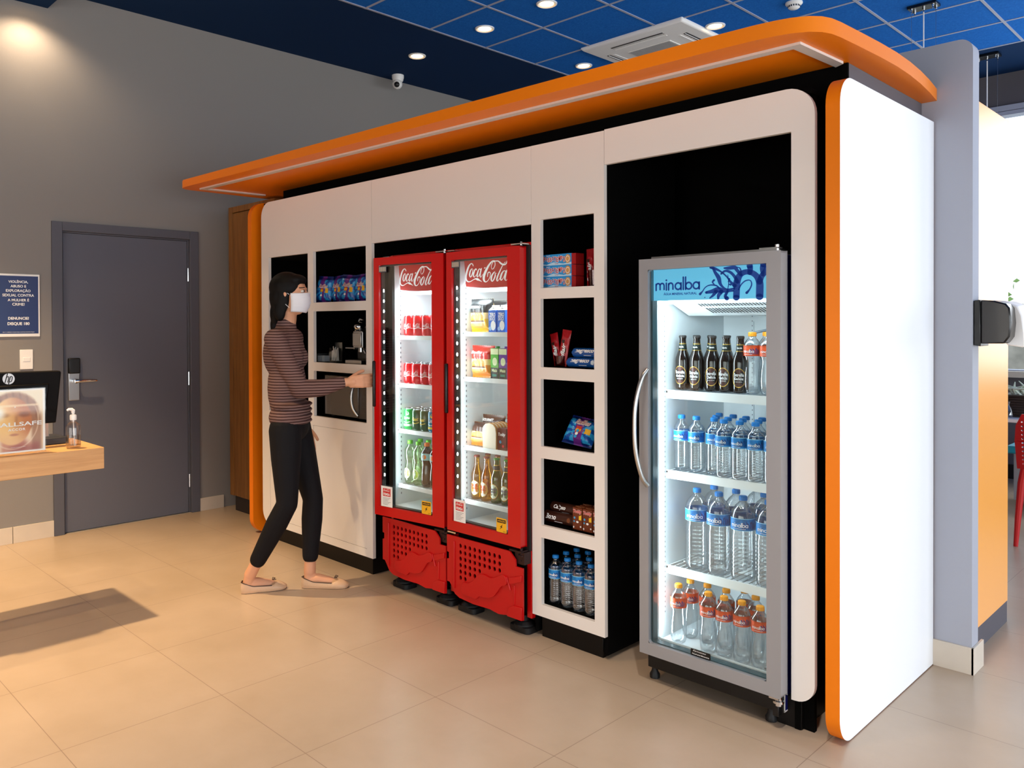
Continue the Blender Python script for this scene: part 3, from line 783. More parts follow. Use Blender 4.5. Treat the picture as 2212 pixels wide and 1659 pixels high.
# evaporator cover with slots
b = MB()
b.prism([(.100, 1.640), (.100, 1.548), (.290, 1.475), (.60, 1.475), (.60, 1.640)], lambda y, z, x: (x, y, z), .052, x1-.037, 0)
def ev(u, v): return Vector((.052+.45*u, .100+.190*v, 1.548-.073*v-.0012))
for r_ in range(2):
    for k in range(23):
        u = .24+.030*k+.03*r_; v = .22+.36*r_
        b.add([ev(u, v), ev(u+.013, v), ev(u+.030, v+.26), ev(u+.017, v+.26)], [(0, 1, 2, 3)], 1)
b.build('evaporator_cover', ['liner', 'darkpl'], t, L0, smooth=False)
b = MB(); b.tube([(.44, .45, 1.475), (.45, .40, 1.455), (.43, .36, 1.430), (.36, .35, 1.415), (.315, .35, 1.405), (.300, .35, 1.385), (.302, .35, 1.372)], .0055, 8); b.build('probe_cable', mat('grey_cable', '7c8790', 0.5), t, L0)
# door
d = MB()
slab(d, [(0, .124), (.585, .124), (.585, 1.699), (0, 1.699)], [[(.042, .172), (.532, .172), (.532, 1.656), (.042, 1.656)]], 0, .052)
do = d.build('door', 'greymetal', t, L0, bev=.010)
p = MB(); p.box(.042, .532, .012, .018, .172, 1.656); p.build('pane', 'pane', do, L0, smooth=False)
p = MB(); 
for a in (.0425, .050): p.box(a, a+.0022, .0185, .050, .173, 1.655)
p.box(.0425, .5315, .0185, .050, .1725, .176); p.box(.529, .5315, .0185, .050, .173, 1.655); p.build('inner_trim', mat('teal_glass_edge', '2a4a52', 0.3), do, L0)
p = MB(); p.tube(smooth_pts([(.040, -.001, 1.262), (.030, -.026, 1.225), (.016, -.046, 1.13), (.012, -.050, 1.03), (.016, -.046, .93), (.030, -.026, .835), (.040, -.001, .798)], 5), .0088, 12); p.build('handle', 'steel', do, L0)
# header artwork (lit)
sgn = mat('backlit_sky_blue_print', '6cbfe4', 0.35, emit='62bce4', es=0.55)
sgd = mat('backlit_dark_blue_print', '123f8f', 0.35, emit='0f3f96', es=0.35)
p = MB()
HX = lambda a: .0425 + (a-200)/1175*.4885
def hy_(a, b_):
    yt = 295-80*(a-200)/1175; yb = 602-40*(a-200)/1175
    return 1.655 - (b_-yt)/(yb-yt)*.121
mp = lambda a, b_: Vector((HX(a), .0235, hy_(a, b_)))
p.box(.0426, .5314, .0245, .0285, 1.534, 1.6555, 0)
TREE = [
 [(1075, 562, 62), (1078, 480, 62), (1082, 400, 66), (1110, 330, 58), (1160, 300, 54), (1215, 305, 56), (1262, 340, 58), (1290, 400, 66), (1292, 480, 68), (1290, 552, 68)],
 [(1085, 400, 40), (1060, 350, 30), (1020, 305, 28), (970, 290, 22), (930, 320, 18)],
 [(1060, 440, 40), (1020, 400, 22), (985, 350, 16), (930, 300, 16), (870, 268, 28), (825, 258, 22)],
 [(1055, 470, 20), (980, 475, 14), (925, 430, 28), (905, 360, 42), (870, 305, 30), (850, 262, 24)],
 [(1120, 330, 30), (1080, 280, 34), (1060, 255, 40), (1000, 262, 34), (960, 262, 16)],
 [(1200, 310, 44), (1205, 270, 50), (1200, 236, 58)], [(1120, 300, 16), (1110, 262, 12), (1085, 250, 8)],
 [(1290, 400, 56), (1310, 340, 52), (1350, 285, 56), (1368, 225, 60)], [(1320, 330, 30), (1315, 270, 44), (1322, 225, 50)],
 [(1045, 492, 18), (960, 492, 40), (900, 482, 54), (840, 500, 40), (782, 512, 26)], [(880, 500, 40), (850, 540, 26), (818, 568, 12)], [(930, 500, 44), (905, 540, 34), (900, 572, 20)], [(990, 500, 26), (970, 545, 30), (985, 570, 44)],
 [(720, 528, 26), (745, 500, 12), (775, 458, 10), (820, 436, 12), (880, 440, 16), (915, 470, 12)], [(860, 385, 20), (845, 405, 16), (862, 430, 10)],
 [(1172, 512, 26), (1200, 475, 14), (1218, 425, 12), (1205, 385, 10), (1160, 390, 12), (1120, 430, 12), (1098, 480, 12)], [(995, 330, 6), (1002, 420, 8), (985, 510, 8), (965, 568, 10)],
 [(1010, 370, 14), (1000, 400, 12)], [(1020, 430, 20), (1000, 425, 4)]]
for s_pts in TREE: ribbon(p, s_pts, 10, mp, 1, 4)
disc(p, 768, 562, 6, mp, 1, 8)
mp2 = plane_map((0, .0235, 0), (1, 0, 0), (0, 0, 1))
sh = lambda a, b_: Vector((a, .0235, b_))
minalba(p, sh, .190, 1, .160, 1.591, th=.25)
text_fit(p, 'ÁGUA MINERAL NATURAL', sh, .146, .0115, mi=1, cx=.172, cy=1.560, bold=.02)
p.build('header_sign', [sgn, sgd], do, L0, smooth=False)
p = MB(); p.box(.045, .529, .060, .095, 1.520, 1.532); p.build('header_lamp', mat('lit_header_tube', 'ffffff', .5, emit='d8f0ff', es=1.6), t, L0)
area('lamp', (.285, .085, 1.512), (R(30), 0, 0), .46, .05, .9, (.78, .91, 1.0), t)
area('lamp', (.047, .075, .86), (0, R(90), R(50)+PI), 1.36, .02, 4.6, (.80, .92, 1.0), t)  # added upright fill without a fitting, brightens the lower shelves
p = MB(); fm = plane_map((0, -.0008, 0), (1, 0, 0), (0, 0, 1)); poly2(p, rr(.224, .308, .1745, .2005, .004, 3), plane_map((0, .011, 0), (1, 0, 0), (0, 0, 1)), 0)
bm_ = plane_map((0, .0105, 0), (1, 0, 0), (0, 0, 1))
text_fit(p, 'Fymatec', bm_, .056, .008, mi=1, cx=.262, cy=.1935, shear=.3); text_fit(p, 'Food and Beverage', bm_, .072, .006, mi=1, cx=.266, cy=.182, shear=.3, bold=.02)
p.build('badge', ['blackpl', 'whiteink'], do, L0, smooth=False)
b = MB(); b.box(.045, .560, .020, .60, 1.700, 1.708); b.tube([(.558, .03, 1.700), (.558, .03, 1.722)], .008, 10); b.box(.50, .568, .012, .05, 1.708, 1.712); b.build('top_hinge', 'steel', t, L0)
b = MB(); b.tube([(.562, .030, .088), (.562, .030, .124)], .013, 12); b.lathe([(.020, .098), (.020, .106)], (.562, .03, 0), 12); b.box(.535, .570, .012, .05, .112, .120); b.build('bottom_hinge', 'chrome', t, L0)
b = MB(); b.box(.006, x1-.002, .050, .075, .052, .116); b.box(.006, x1-.002, .075, .60, .060, .116); b.box(.545, .568, .018, .05, .050, .098); b.build('base', 'blackpl', t, L0, bev=.003)
for (x, y) in ((.016, .085), (.512, .080), (.03, .60), (.53, .60)):
    f = MB(); f.lathe([(.020, 0), (.021, .014), (.014, .026), (.012, .034), (.012, .052)], (x, y, 0), 16); f.build('foot', 'rubber', t, L0)
for z in (1.172, .845, .455): cooler_shelf(t, 'wire_shelf', z, .040, x1-.040, .135, .600, lip=.034)

# ================================================================== goods
def pet(name, mid, edge, gloss=.16, rough=.05):
    m = clear(name, mid+(1,), gloss, rough); nt = m.node_tree
    t = [n for n in nt.nodes if n.type == 'BSDF_TRANSPARENT'][0]; lw = nt.nodes.new('ShaderNodeLayerWeight'); lw.inputs['Blend'].default_value = .45
    r = nt.nodes.new('ShaderNodeValToRGB'); r.color_ramp.elements[0].color = mid+(1,); r.color_ramp.elements[1].color = edge+(1,); r.color_ramp.elements[0].position = .25; r.color_ramp.elements[1].position = .95
    nt.links.new(lw.outputs['Facing'], r.inputs['Fac']); nt.links.new(r.outputs['Color'], t.inputs['Color']); return m
PET = pet('clear_bottle_plastic', (.93, .95, .96), (.42, .48, .52), .24, .09)
WATER = clear('still_water', (0.93, 0.955, 0.97, 1), 0.05, 0.02)
BLUECAP = mat('blue_cap', '1c86d8', 0.4); ORCAP = mat('orange_cap', 'f0a01c', 0.4)
BLUELAB = mat('blue_bottle_label', '1478bf', 0.45, noise=(45, 0.45)); ORLAB = mat('orange_bottle_label', 'd9501e', 0.45, noise=(45, 0.35))
DKLAB = mat('deep_blue_label_print', '23407f', 0.45)
CYANRIM = mat('pale_blue_label_edge', '8fd0ee', 0.45)
def cyl_map(r, z0, a0=-PI/2):
    """text on a bottle: x runs round, y up; centre faces angle a0"""
    return lambda x, y: Vector((r*math.cos(a0+x/r), r*math.sin(a0+x/r), z0+y))
def band(mb, r, z0, z1, mi=0, n=24): mb.lathe([(r, z0), (r, z1)], (0, 0, 0), n, mi, cap=False)
def bottle_parts(t, prof, r, cap_r, cz0, cz1, lz0, lz1, capm, labm, name='minalba', wet=True, body=None, facing=0.0):
    b = MB(); b.lathe(prof, (0, 0, 0), 24); b.build('bottle_body', body or PET, t, L0, ang=50)
    k = MB(); k.lathe([(cap_r, cz0), (cap_r, cz1-.002), (cap_r-.002, cz1), (0, cz1)], (0, 0, 0), 18)
    for i in range(18):
        a = 2*PI*i/18; x, y = cap_r*math.cos(a), cap_r*math.sin(a); k.box(x-.0006, x+.0006, y-.0006, y+.0006, cz0, cz1-.003)
    k.build('cap', capm, t, L0, ang=50)
    l = MB(); rl = r+.0008; band(l, rl, lz0, lz1, 0, 28)
    a0 = -PI/2 + facing; mp = cyl_map(rl+.0004, (lz0+lz1)/2, a0); h = lz1-lz0
    if labm is BLUELAB:
        band(l, rl+.0002, lz1-.0025, lz1, 2, 28); band(l, rl+.0002, lz0, lz0+.002, 2, 28)
    for q in range(7):   # splash pattern
        xx = r*(.25+.16*q); ribbon(l, [(xx, -h*.3), (xx+.002, -h*.02), (xx-.003*(q % 2), h*(.12+.05*(q % 3)))], r*.085, mp, 1, 2)
    minalba(l, cyl_map(rl+.0008, (lz0+lz1)/2, a0), r*1.45, 3, -.05*r, -h*.08, th=.24, k=1)
    rect2(l, -r*.55, r*.5, -h*.36, -h*.33, cyl_map(rl+.0008, (lz0+lz1)/2, a0), 3, 6)
    l.build('label', [labm, DKLAB, CYANRIM, M['whiteink']], t, L0, ang=60)
def p500():
    pr = [(.022, 0), (.028, .002), (.031, .008), (.0315, .02)]
    z = .024
    while z < .108: pr += [(.0316, z), (.0303, z+.003), (.0316, z+.006)]; z += .0095
    pr += [(.0295, .112), (.0318, .118), (.0318, .163), (.0305, .168), (.0318, .172), (.029, .180), (.020, .192), (.0132, .199), (.0125, .204), (.0145, .205), (.0125, .207), (.0120, .214), (0, .214)]
    return pr
def p15():
    pr = [(.032, 0), (.042, .003), (.0455, .014), (.046, .03)]
    z = .036
    while z < .175: pr += [(.0462, z), (.0442, z+.005), (.0462, z+.010)]; z += .0155
    pr += [(.043, .186), (.046, .193), (.046, .242), (.0445, .250), (.040, .268), (.028, .286), (.017, .296), (.0135, .300), (.0150, .302), (.0130, .305), (.0125, .312), (0, .312)]
    return pr
def pgas():
    pr = [(.015, .003), (.020, 0), (.027, .006), (.0315, .022), (.0325, .05), (.031, .085), (.0265, .118), (.0265, .126), (.030, .140), (.0318, .146), (.0318, .186), (.029, .195), (.021, .207), (.0140, .215), (.0130, .219), (.0150, .220), (.0128, .222), (.012, .228), (0, .228)]
    return pr
def protos_bottle():
    out = {}
    for key, pr, a in (('w500', p500(), (.0318, .0140, .2085, .2235, .120, .162, BLUECAP, BLUELAB)), ('w15', p15(), (.046, .0150, .305, .322, .195, .242, BLUECAP, BLUELAB)), ('gas', pgas(), (.0318, .0145, .221, .2370, .146, .186, ORCAP, ORLAB))):
        t = thing('water_bottle', key, 'bottle'); bottle_parts(t, pr, *a, facing=(.20 if key != 'w15' else .15)); out[key] = t
    return out
PB = protos_bottle(); USED = set()
def put(key, loc, rz, label, group, store=None):
    store = PB if store is None else store
    p = store[key]
    if key not in USED:
        USED.add(key); p.location = loc; p.rotation_euler = (0, 0, rz)
        p['label'] = label; p['group'] = group; return p
    return dup(p, loc, rz, label, group)
ORD = ['leftmost', 'second from left', 'third from left', 'fourth from left', 'fifth from left', 'sixth from left', 'seventh from left', 'eighth from left']
def rowput(key, pts, z, fmt, group, store=None, jit=.25):
    for i, (x, y) in enumerate(pts):
        o = ORD[i] if i < len(pts)-1 or len(pts) == 1 else 'rightmost'
        put(key, (x, y, z), random.uniform(-jit, jit), fmt % o, group, store)

# grey cooler: shelf 1 beers and sparkling water
BROWN = mat('dark_brown_beer_glass', '150a04', 0.08, spec=0.7, coat=0.5)
BEERLAB = mat('maroon_beer_label', '4a2620', 0.4); GOLD = mat('gold_foil', 'c9a24b', 0.3, metal=0.8)
def beer(name, body, capm, w1, w2, hasneck=True, labm=BEERLAB, txtm='whiteink'):
    t = thing('beer_bottle', name, 'bottle')
    pr = [(.024, 0), (.029, .002), (.0305, .010), (.0305, .118), (.029, .130), (.022, .150), (.0165, .163), (.0140, .185), (.0132, .208), (.0148, .210), (.0148, .216), (.0130, .218)]
    b = MB(); b.lathe(pr, (0, 0, 0), 22); b.build('bottle_body', body, t, L0, ang=50)
    k = MB(); k.lathe([(.0158, .214), (.0150, .220), (.012, .222), (0, .222)], (0, 0, 0), 18); k.build('cap', capm, t, L0)
    l = MB(); mp = cyl_map(.0310, .060, -PI/2+.22)
    n = 20; vs = [mp(0, 0)] + [mp(.027*math.cos(2*PI*i/n), .037*math.sin(2*PI*i/n)) for i in range(n)]
    l.add(vs, [(0, 1+i, 1+(i+1) % n) for i in range(n)], 0)
    mp = cyl_map(.0313, .060, -PI/2+.22)
    ring2(l, 0, 0, .0255, .0275, mp, 1, 24, 1.37)
    text_fit(l, w1, mp, .040, .012, mi=2, cy=.012, bold=.02); text_fit(l, w2, mp, .036, .010, mi=2, cy=-.003, bold=.02)
    text_fit(l, 'CERVEZA', mp, .026, .004, mi=2, cy=-.015)
    l.build('label', [labm, GOLD, M[txtm]], t, L0, smooth=False)
    if hasneck:
        l = MB(); l.lathe([(.0172, .163), (.0148, .187)], (0, 0, 0), 20, 0, cap=False)
        l.lathe([(.0178, .161), (.0174, .1635)], (0, 0, 0), 20, 1, cap=False); l.lathe([(.0150, .186), (.0147, .189)], (0, 0, 0), 20, 1, cap=False)
        text_fit(l, w1, cyl_map(.0168, .175, -PI/2+.22), .020, .006, mi=2, bold=.03)
        l.build('neck_label', [mat('black_green_label', '10201a', 0.4), GOLD, M[txtm]], t, L0)
    return t
GREENG = pet('green_beer_glass', (.12, .40, .06), (.02, .10, .02), .16); GOLDG = pet('golden_beer_glass', (.90, .62, .16), (.45, .24, .03), .16)
PB['dark'] = beer('dark', BROWN, mat('dark_cap', '2a2522', .35), 'Estrella', 'Galicia')
PB['green'] = beer('green', GREENG, mat('green_cap', '2f8f2a', .35), 'Heineken', 'LAGER', True, mat('white_green_label', 'cfe0d2', 0.4), 'navyside')
PB['gold'] = beer('gold', GOLDG, mat('maroon_cap', '6a1f1a', .35), 'SOL', 'CERVEZA', False, mat('white_sun_label', 'e6dfd2', 0.4), 'redink')
S1, S2, S3, S4 = 1.1725, .8455, .4555, .159
rowput('dark', [(-1.786, 2.945), (-1.718, 2.94), (-1.648, 2.94), (-1.586, 2.935), (-1.524, 2.93)], S1, 'dark beer bottle in the front row of the grey cooler top shelf, %s', 'dark beer bottles in the grey cooler')
rowput('dark', [(-1.772, 3.03), (-1.706, 3.03), (-1.634, 3.03)], S1, 'dark beer bottle in the second row of the grey cooler top shelf, %s', 'dark beer bottles in the grey cooler')
rowput('gas', [(-1.478, 2.935), (-1.408, 2.925)], S1, 'orange-capped water bottle in front, right of the dark beers, %s', 'sparkling water bottles on the top shelf')
rowput('gas', [(-1.462, 3.02)], S1, 'orange-capped water bottle behind the front pair on the top shelf, %s', 'sparkling water bottles on the top shelf')
rowput('w500', [(-1.782, 2.93), (-1.712, 2.925), (-1.636, 2.93), (-1.578, 2.90), (-1.512, 2.90), (-1.448, 2.90)], S2, 'blue-capped half-litre water bottle, front row of second shelf, %s', 'half-litre water bottles in the grey cooler')
rowput('w500', [(-1.672, 3.01), (-1.606, 2.985), (-1.543, 2.985), (-1.478, 2.985), (-1.410, 2.97)], S2, 'blue-capped half-litre water bottle, second row of second shelf, %s', 'half-litre water bottles in the grey cooler')
rowput('w500', [(-1.702, 3.09), (-1.634, 3.08), (-1.568, 3.06), (-1.500, 3.06), (-1.430, 3.05)], S2, 'blue-capped half-litre water bottle, third row of second shelf, %s', 'half-litre water bottles in the grey cooler')
put('w500', (-1.381, 2.90, S2), .2, 'blue-capped half-litre water bottle touching the cooler door edge, second shelf', 'half-litre water bottles in the grey cooler')
rowput('w15', [(-1.712, 2.93), (-1.613, 2.925), (-1.511, 2.925), (-1.405, 2.92)], S3, 'large water bottle in the front row of the third shelf, %s', 'large water bottles in the grey cooler')
rowput('w15', [(-1.695, 3.035), (-1.590, 3.02)], S3, 'large water bottle in the second row of the third shelf, %s', 'large water bottles in the grey cooler')
rowput('w15', [(-1.560, 3.13), (-1.478, 3.035)], S3, 'large water bottle at the back right of the third shelf, %s', 'large water bottles in the grey cooler')
rowput('gas', [(-1.755, 2.86), (-1.620, 2.855), (-1.553, 2.855), (-1.480, 2.855), (-1.405, 2.85)], S4, 'orange-capped bottle, front row on the cooler floor, %s', 'sparkling water bottles on the cooler floor')
rowput('gas', [(-1.752, 2.945), (-1.675, 2.945), (-1.590, 2.94), (-1.538, 2.99), (-1.470, 2.945)], S4, 'orange-capped bottle, second row on the cooler floor, %s', 'sparkling water bottles on the cooler floor')
# shelf tower, lowest niche
TZ5 = .155
rowput('w500', [(-2.404, 2.868), (-2.334, 2.868), (-2.266, 2.866), (-2.198, 2.866)], TZ5, 'blue-capped bottle, front row in the lowest tower niche, %s', 'water bottles in the shelf tower')
rowput('w500', [(-2.405, 2.945), (-2.337, 2.945), (-2.268, 2.943), (-2.199, 2.943), (-2.131, 2.90)], TZ5, 'blue-capped bottle, second row in the lowest tower niche, %s', 'water bottles in the shelf tower')
rowput('w500', [(-2.402, 3.02), (-2.334, 3.02), (-2.265, 3.02), (-2.196, 3.02)], TZ5, 'blue-capped bottle, third row in the lowest tower niche, %s', 'water bottles in the shelf tower')

# cans
ALU = mat('can_aluminium', 'c9cbcd', 0.25, metal=0.9)
def can(key, bodym, bandm, word, wm):
    t = thing('drink_can', key, 'can')
    b = MB(); b.lathe([(.024, .0), (.027, .003), (.0325, .010), (.0325, .104), (.0275, .112)], (0, 0, 0), 24, 0)
    mp = cyl_map(.0327, .058, -PI/2+.25)
    if word == 'coca':
        cocacola(b, mp, .046, .022, 1, 0, 0); ribbon(b, [(-.028, -.014), (-.01, -.018), (.012, -.012), (.03, -.016)], .004, mp, 1)
    elif word: text_fit(b, word, mp, .040, .018, mi=1, cy=.004, shear=.25, bold=.03); ribbon(b, [(-.02, -.016), (.0, -.020), (.022, -.015)], .004, mp, 1)
    if bandm: b.lathe([(.0328, .018), (.0328, .030)], (0, 0, 0), 24, 2, cap=False); disc(b, .006, .030, .010, cyl_map(.0329, .058, -PI/2+.25), 2, 12)
    b.build('can_body', [bodym, wm, bandm or wm], t, L0, ang=50)
    l = MB(); l.lathe([(.0278, .1115), (.0275, .115), (.0262, .115), (.0255, .112), (.002, .1118)], (0, 0, 0), 24); l.box(-.004, .004, -.014, .002, .112, .1135); l.build('lid', ALU, t, L0)
    return t
PB['coke'] = can('coke', mat('red_can', 'd1181c', 0.3, coat=.4), None, 'coca', M['whiteink'])
PB['sprite'] = can('sprite', mat('bright_green_can', '2bab4a', 0.3, coat=.4), mat('white_can_band', 'eef2ee', .35), 'Sprite', M['whiteink'])
PB['guarana'] = can('guarana', mat('dark_green_can', '1d4a1f', 0.3, coat=.4), None, 'Kuat', mat('gold_can_print', 'e8cf5a', .35))
PB['bluecan'] = can('bluecan', mat('teal_blue_can', '1583a8', 0.3, coat=.4), mat('lemon_print', 'f0d84a', .35), 'Lite', M['whiteink'])
g = 'red cola cans in the left cooler'
rowput('coke', [(-3.452, 2.873), (-3.374, 2.873), (-3.300, 2.873), (-3.228, 2.873)], ZA[0]-.003, 'red cola can on the top shelf of the left cooler, %s', g)
rowput('coke', [(-3.455, 2.873), (-3.388, 2.873), (-3.316, 2.873), (-3.249, 2.873)], ZA[1]-.003, 'red cola can in the front row, second shelf of left cooler, %s', g)
rowput('coke', [(-3.455, 2.943), (-3.385, 2.943), (-3.315, 2.943)], ZA[1]-.003, 'red cola can in the rear row, second shelf of left cooler, %s', g)
g = 'green and blue cans on the third shelf of the left cooler'
put('sprite', (-3.455, 2.873, ZA[2]-.003), 0, 'bright green soda can at the left end of the third shelf', g)
rowput('guarana', [(-3.386, 2.873), (-3.319, 2.873)], ZA[2]-.003, 'dark green can in front on the third shelf, %s', g)
put('bluecan', (-3.251, 2.873, ZA[2]-.003), 0, 'blue and teal can at the right of the third shelf', g)
rowput('guarana', [(-3.455, 2.945), (-3.386, 2.945), (-3.318, 2.945), (-3.250, 2.945)], ZA[2]-.003, 'dark green can in the rear row of the third shelf, %s', g)
# lime and cola bottles
def soda(key, body, capm, labm, lime):
    t = thing('soda_bottle', key, 'bottle')
    pr = pgas(); b = MB(); b.lathe(pr, (0, 0, 0), 22); b.build('bottle_body', body, t, L0, ang=50)
    k = MB(); k.lathe([(.0150, .221), (.0150, .238), (.013, .240), (0, .240)], (0, 0, 0), 18); k.build('cap', capm, t, L0)
    l = MB()
    if lime:
        mp = cyl_map(.0328, .062, -PI/2+.25); disc(l, 0, 0, .023, mp, 0, 18, .030); mp = cyl_map(.0331, .062, -PI/2+.25); ring2(l, 0, 0, .019, .022, mp, 1, 18, 1.3)
        for a in range(6): ribbon(l, [(0, 0), (.018*math.cos(a*PI/3), .024*math.sin(a*PI/3))], .002, mp, 1, 1)
    else:
        band(l, .0322, .148, .184, 0, 22); disc(l, 0, 0, .012, cyl_map(.0326, .166, -PI/2+.25), 1, 14)
    l.build('label', labm, t, L0)
PB2 = {}
LIMEG = pet('pale_green_bottle', (.80, .93, .74), (.35, .62, .30), .2)
COLA = mat('dark_cola_bottle', '1c0805', 0.1, spec=.7, coat=.4)
def soda_thing(key, *a):
    soda(key, *a); o = [x for x in bpy.data.objects if x.get('label') == key][0]; PB[key] = o
soda_thing('lime', LIMEG, mat('lime_green_cap', '74c83c', .4), [mat('lime_slice_print', 'b9d534', .4), M['whiteink']], True)
soda_thing('cola', COLA, mat('bright_orange_cap', 'f07a1a', .4), [mat('pale_teal_label', '9fd3d6', .4), mat('orange_label_spot', 'ef7b22', .4)], False)
g = 'soda bottles on the bottom shelf of the left cooler'
rowput('lime', [(-3.452, 2.873), (-3.382, 2.873)], ZA[3]-.003, 'lime green bottle in front, bottom shelf of left cooler, %s', g)
rowput('cola', [(-3.310, 2.873), (-3.240, 2.873)], ZA[3]-.003, 'dark cola bottle with orange cap beside the lime bottles, %s', g)
rowput('lime', [(-3.455, 2.95), (-3.385, 2.95), (-3.315, 2.95), (-3.245, 2.95)], ZA[3]-.003, 'lime green bottle in the rear row of the bottom shelf, %s', g)
g = 'beer bottles in the right red cooler'
rowput('gold', [(-2.932, 2.88), (-2.862, 2.88)], ZBs[3]-.003, 'golden beer bottle on the bottom shelf of the right cooler, %s', g)
rowput('green', [(-2.792, 2.88), (-2.722, 2.88)], ZBs[3]-.003, 'green beer bottle on the bottom shelf of the right cooler, %s', g)
rowput('gold', [(-2.928, 2.955), (-2.857, 2.955), (-2.786, 2.955)], ZBs[3]-.003, 'golden beer bottle in the rear row of the bottom shelf, %s', g)

# bags and boxes
def pillow(mb, w, h, t, pat, mp3, n=22, crimp=.12):
    """sealed bag: w x h, thickness t; pat(u,v)->material; mp3 maps (x,y,depth)"""
    for side in (1, -1):
        vs = []
        for j in range(n+1):
            for i in range(n+1):
                u = i/n; v = j/n
                e = max(0, min(1, (v-.05)/.22, (.95-v)/.22)); q = max(0, min(1, u/.18, (1-u)/.18))
                d = t/2*math.sin(e*PI/2)**.8*math.sin(q*PI/2)**.7
                d += .0012*math.sin(u*37+v*9)*e + .0015*math.sin(v*29+u*5)*q*e
                sx = 1 - .06*math.sin(PI*v)
                zig = .0025*(i % 2) if j in (0, n) else 0
                vs.append(mp3((u-.5)*w*sx, v*h + (zig if j == n else -zig*0), side*max(d, .0006)))
        fs = []; ms = []
        for j in range(n):
            for i in range(n):
                a = j*(n+1)+i; f = (a, a+1, a+n+2, a+n+1)
                fs.append(f if side > 0 else f[::-1]); ms.append(pat((i+.5)/n, (j+.5)/n) if side > 0 else pat(0.01, .5))
        mb.addm(vs, fs, ms)
def bag(name, label, cat, group, x, y, z, w, h, t, pat, mats, rz=0, tilt=0, roll_=0, deco=None):
    o = thing(name, label, cat, (x, y, z), rz, group)
    M4 = Matrix.Rotation(R(tilt), 4, 'X') @ Matrix.Rotation(R(roll_), 4, 'Y')
    mp3 = lambda a, b_, c0: M4 @ Vector((a, -c0, b_))
    mb = MB(); pillow(mb, w, h, t, pat, mp3)
    if deco: deco(mb, lambda a, b_: mp3(a, b_, t/2+.0022))
    b = mb.build('bag', mats, o, L0, fix=False, ang=60)
    return o
SB = [mat('blue_foil', '0e4fa6', .3, spec=.6), mat('light_blue_foil', '2aa0dd', .3, spec=.6), mat('purple_foil', '6b2a86', .3, spec=.6), mat('yellow_foil', 'f1b71c', .35), mat('orange_red_print', 'cf3b1e', .4), mat('navy_foil', '0a2266', .3, spec=.6), M['whiteink']]
def pat_snack(u, v):
    a = math.atan2(v-.45, u-.5); r_ = math.hypot(u-.5, v-.45)
    if abs(u-.52+.1*(v-.5)) < .14: 
        if .35 < v < .6 and abs(u-.5) < .10: return 4 if int(v*30) % 2 else 3
        return 2
    if (u-.82)**2+(v-.45)**2 < .012: return 3
    if v > .88 or v < .07: return 5
    return 1 if int((a+PI)*3.2) % 2 else 0
def deco_snack(mb, mp):
    text_fit(mb, 'Ruffles', lambda a, b_: mp(a*.94+b_*.25, b_+.004), .085, .026, mi=6, cx=-.012, cy=.098, bold=.05, shear=.2)
    text_fit(mb, 'Ruffles', lambda a, b_: mp(a*.94+b_*.25, b_+.005), .082, .022, mi=4, cx=-.012, cy=.098, bold=.02, shear=.2)
    for k in range(3): disc(mb, .0, .030+.014*k, .008, mp, 6 if k % 2 else 1, 10)
g = 'blue snack bags in the cabinet niche'
for i, (x, tl, ro, y) in enumerate([(-4.288, -6, 3, 2.868), (-4.165, -4, -3, 2.895), (-4.040, -8, 5, 2.868), (-3.915, -5, -3, 2.89)]):
    bag('snack_bag', 'blue snack bag standing in the upper cabinet niche, %s' % ['leftmost', 'second from left', 'third from left', 'rightmost'][i], 'snack bag', g, x, y, 1.578, .135, .165, .050, pat_snack, SB, rz=R([8, -6, 10, -4][i]), tilt=tl, roll_=ro, deco=deco_snack)
g = 'blue snack bags in the shelf tower'
bag('snack_bag', 'blue snack bag leaning on its side in the third tower niche, nearer one', 'snack bag', g, -2.300, 2.890, .892, .165, .138, .065, pat_snack, SB, rz=R(6), tilt=-32, roll_=7, deco=deco_snack)
bag('snack_bag', 'blue snack bag with orange print behind the nearer one, third tower niche', 'snack bag', g, -2.185, 2.95, .885, .130, .150, .055, pat_snack, SB, rz=R(-8), tilt=-22, roll_=-10, deco=deco_snack)
# burger bags
BUN = mat('bun_print', 'd79a4e', .4); BUNL = mat('light_bun_print', 'f0c98a', .4); MEAT = mat('patty_print', '5b3216', .4); YEL = mat('cheese_yellow_print', 'f2b529', .35); BKF = mat('black_foil', '1c1b1d', .3, spec=.6); REDF = mat('red_foil', 'cf2a1d', .3, spec=.6); ORF = mat('orange_foil', 'e8862a', .3, spec=.6); BRF = mat('brown_foil', '4b2a1c', .3, spec=.6)
def pat_burger(u, v):
    if v > .66: return 0
    if (u-.46)**2/.10+(v-.44)**2/.022 < 1 and v > .40: return 1
    if .33 < v <= .37 and .14 < u < .78: return 2
    if .37 < v <= .40 and .12 < u < .80: return 3
    if .29 < v <= .33 and .10 < u < .80: return 4
    if (u-.46)**2/.11+(v-.24)**2/.012 < 1: return 1
    if u > .72 and v < .42: return 3
    if v < .16: return 3
    return 4 if v < .60 else 0
def deco_b(word, mi):
    def f(mb, mp):
        text_fit(mb, word, mp, .075, .014, mi=mi, cx=-.02, cy=.128, bold=.02, shear=.25)
        text_fit(mb, 'Burger', mp, .07, .012, mi=2, cx=0, cy=.105, shear=.2)
        for s_ in range(9): disc(mb, -.035+.008*s_, .090+.004*(s_ % 2), .0012, mp, mi, 6)
    return f
g = 'burger bags in the right red cooler'
bag('burger_bag', 'black burger bag on the top shelf of the right cooler', 'food bag', g, -2.887, 2.880, ZBs[0]-.003, .158, .168, .060, pat_burger, [BKF, BUN, MEAT, YEL, BUNL, M['whiteink']], deco=deco_b('ARTESANO', 5))
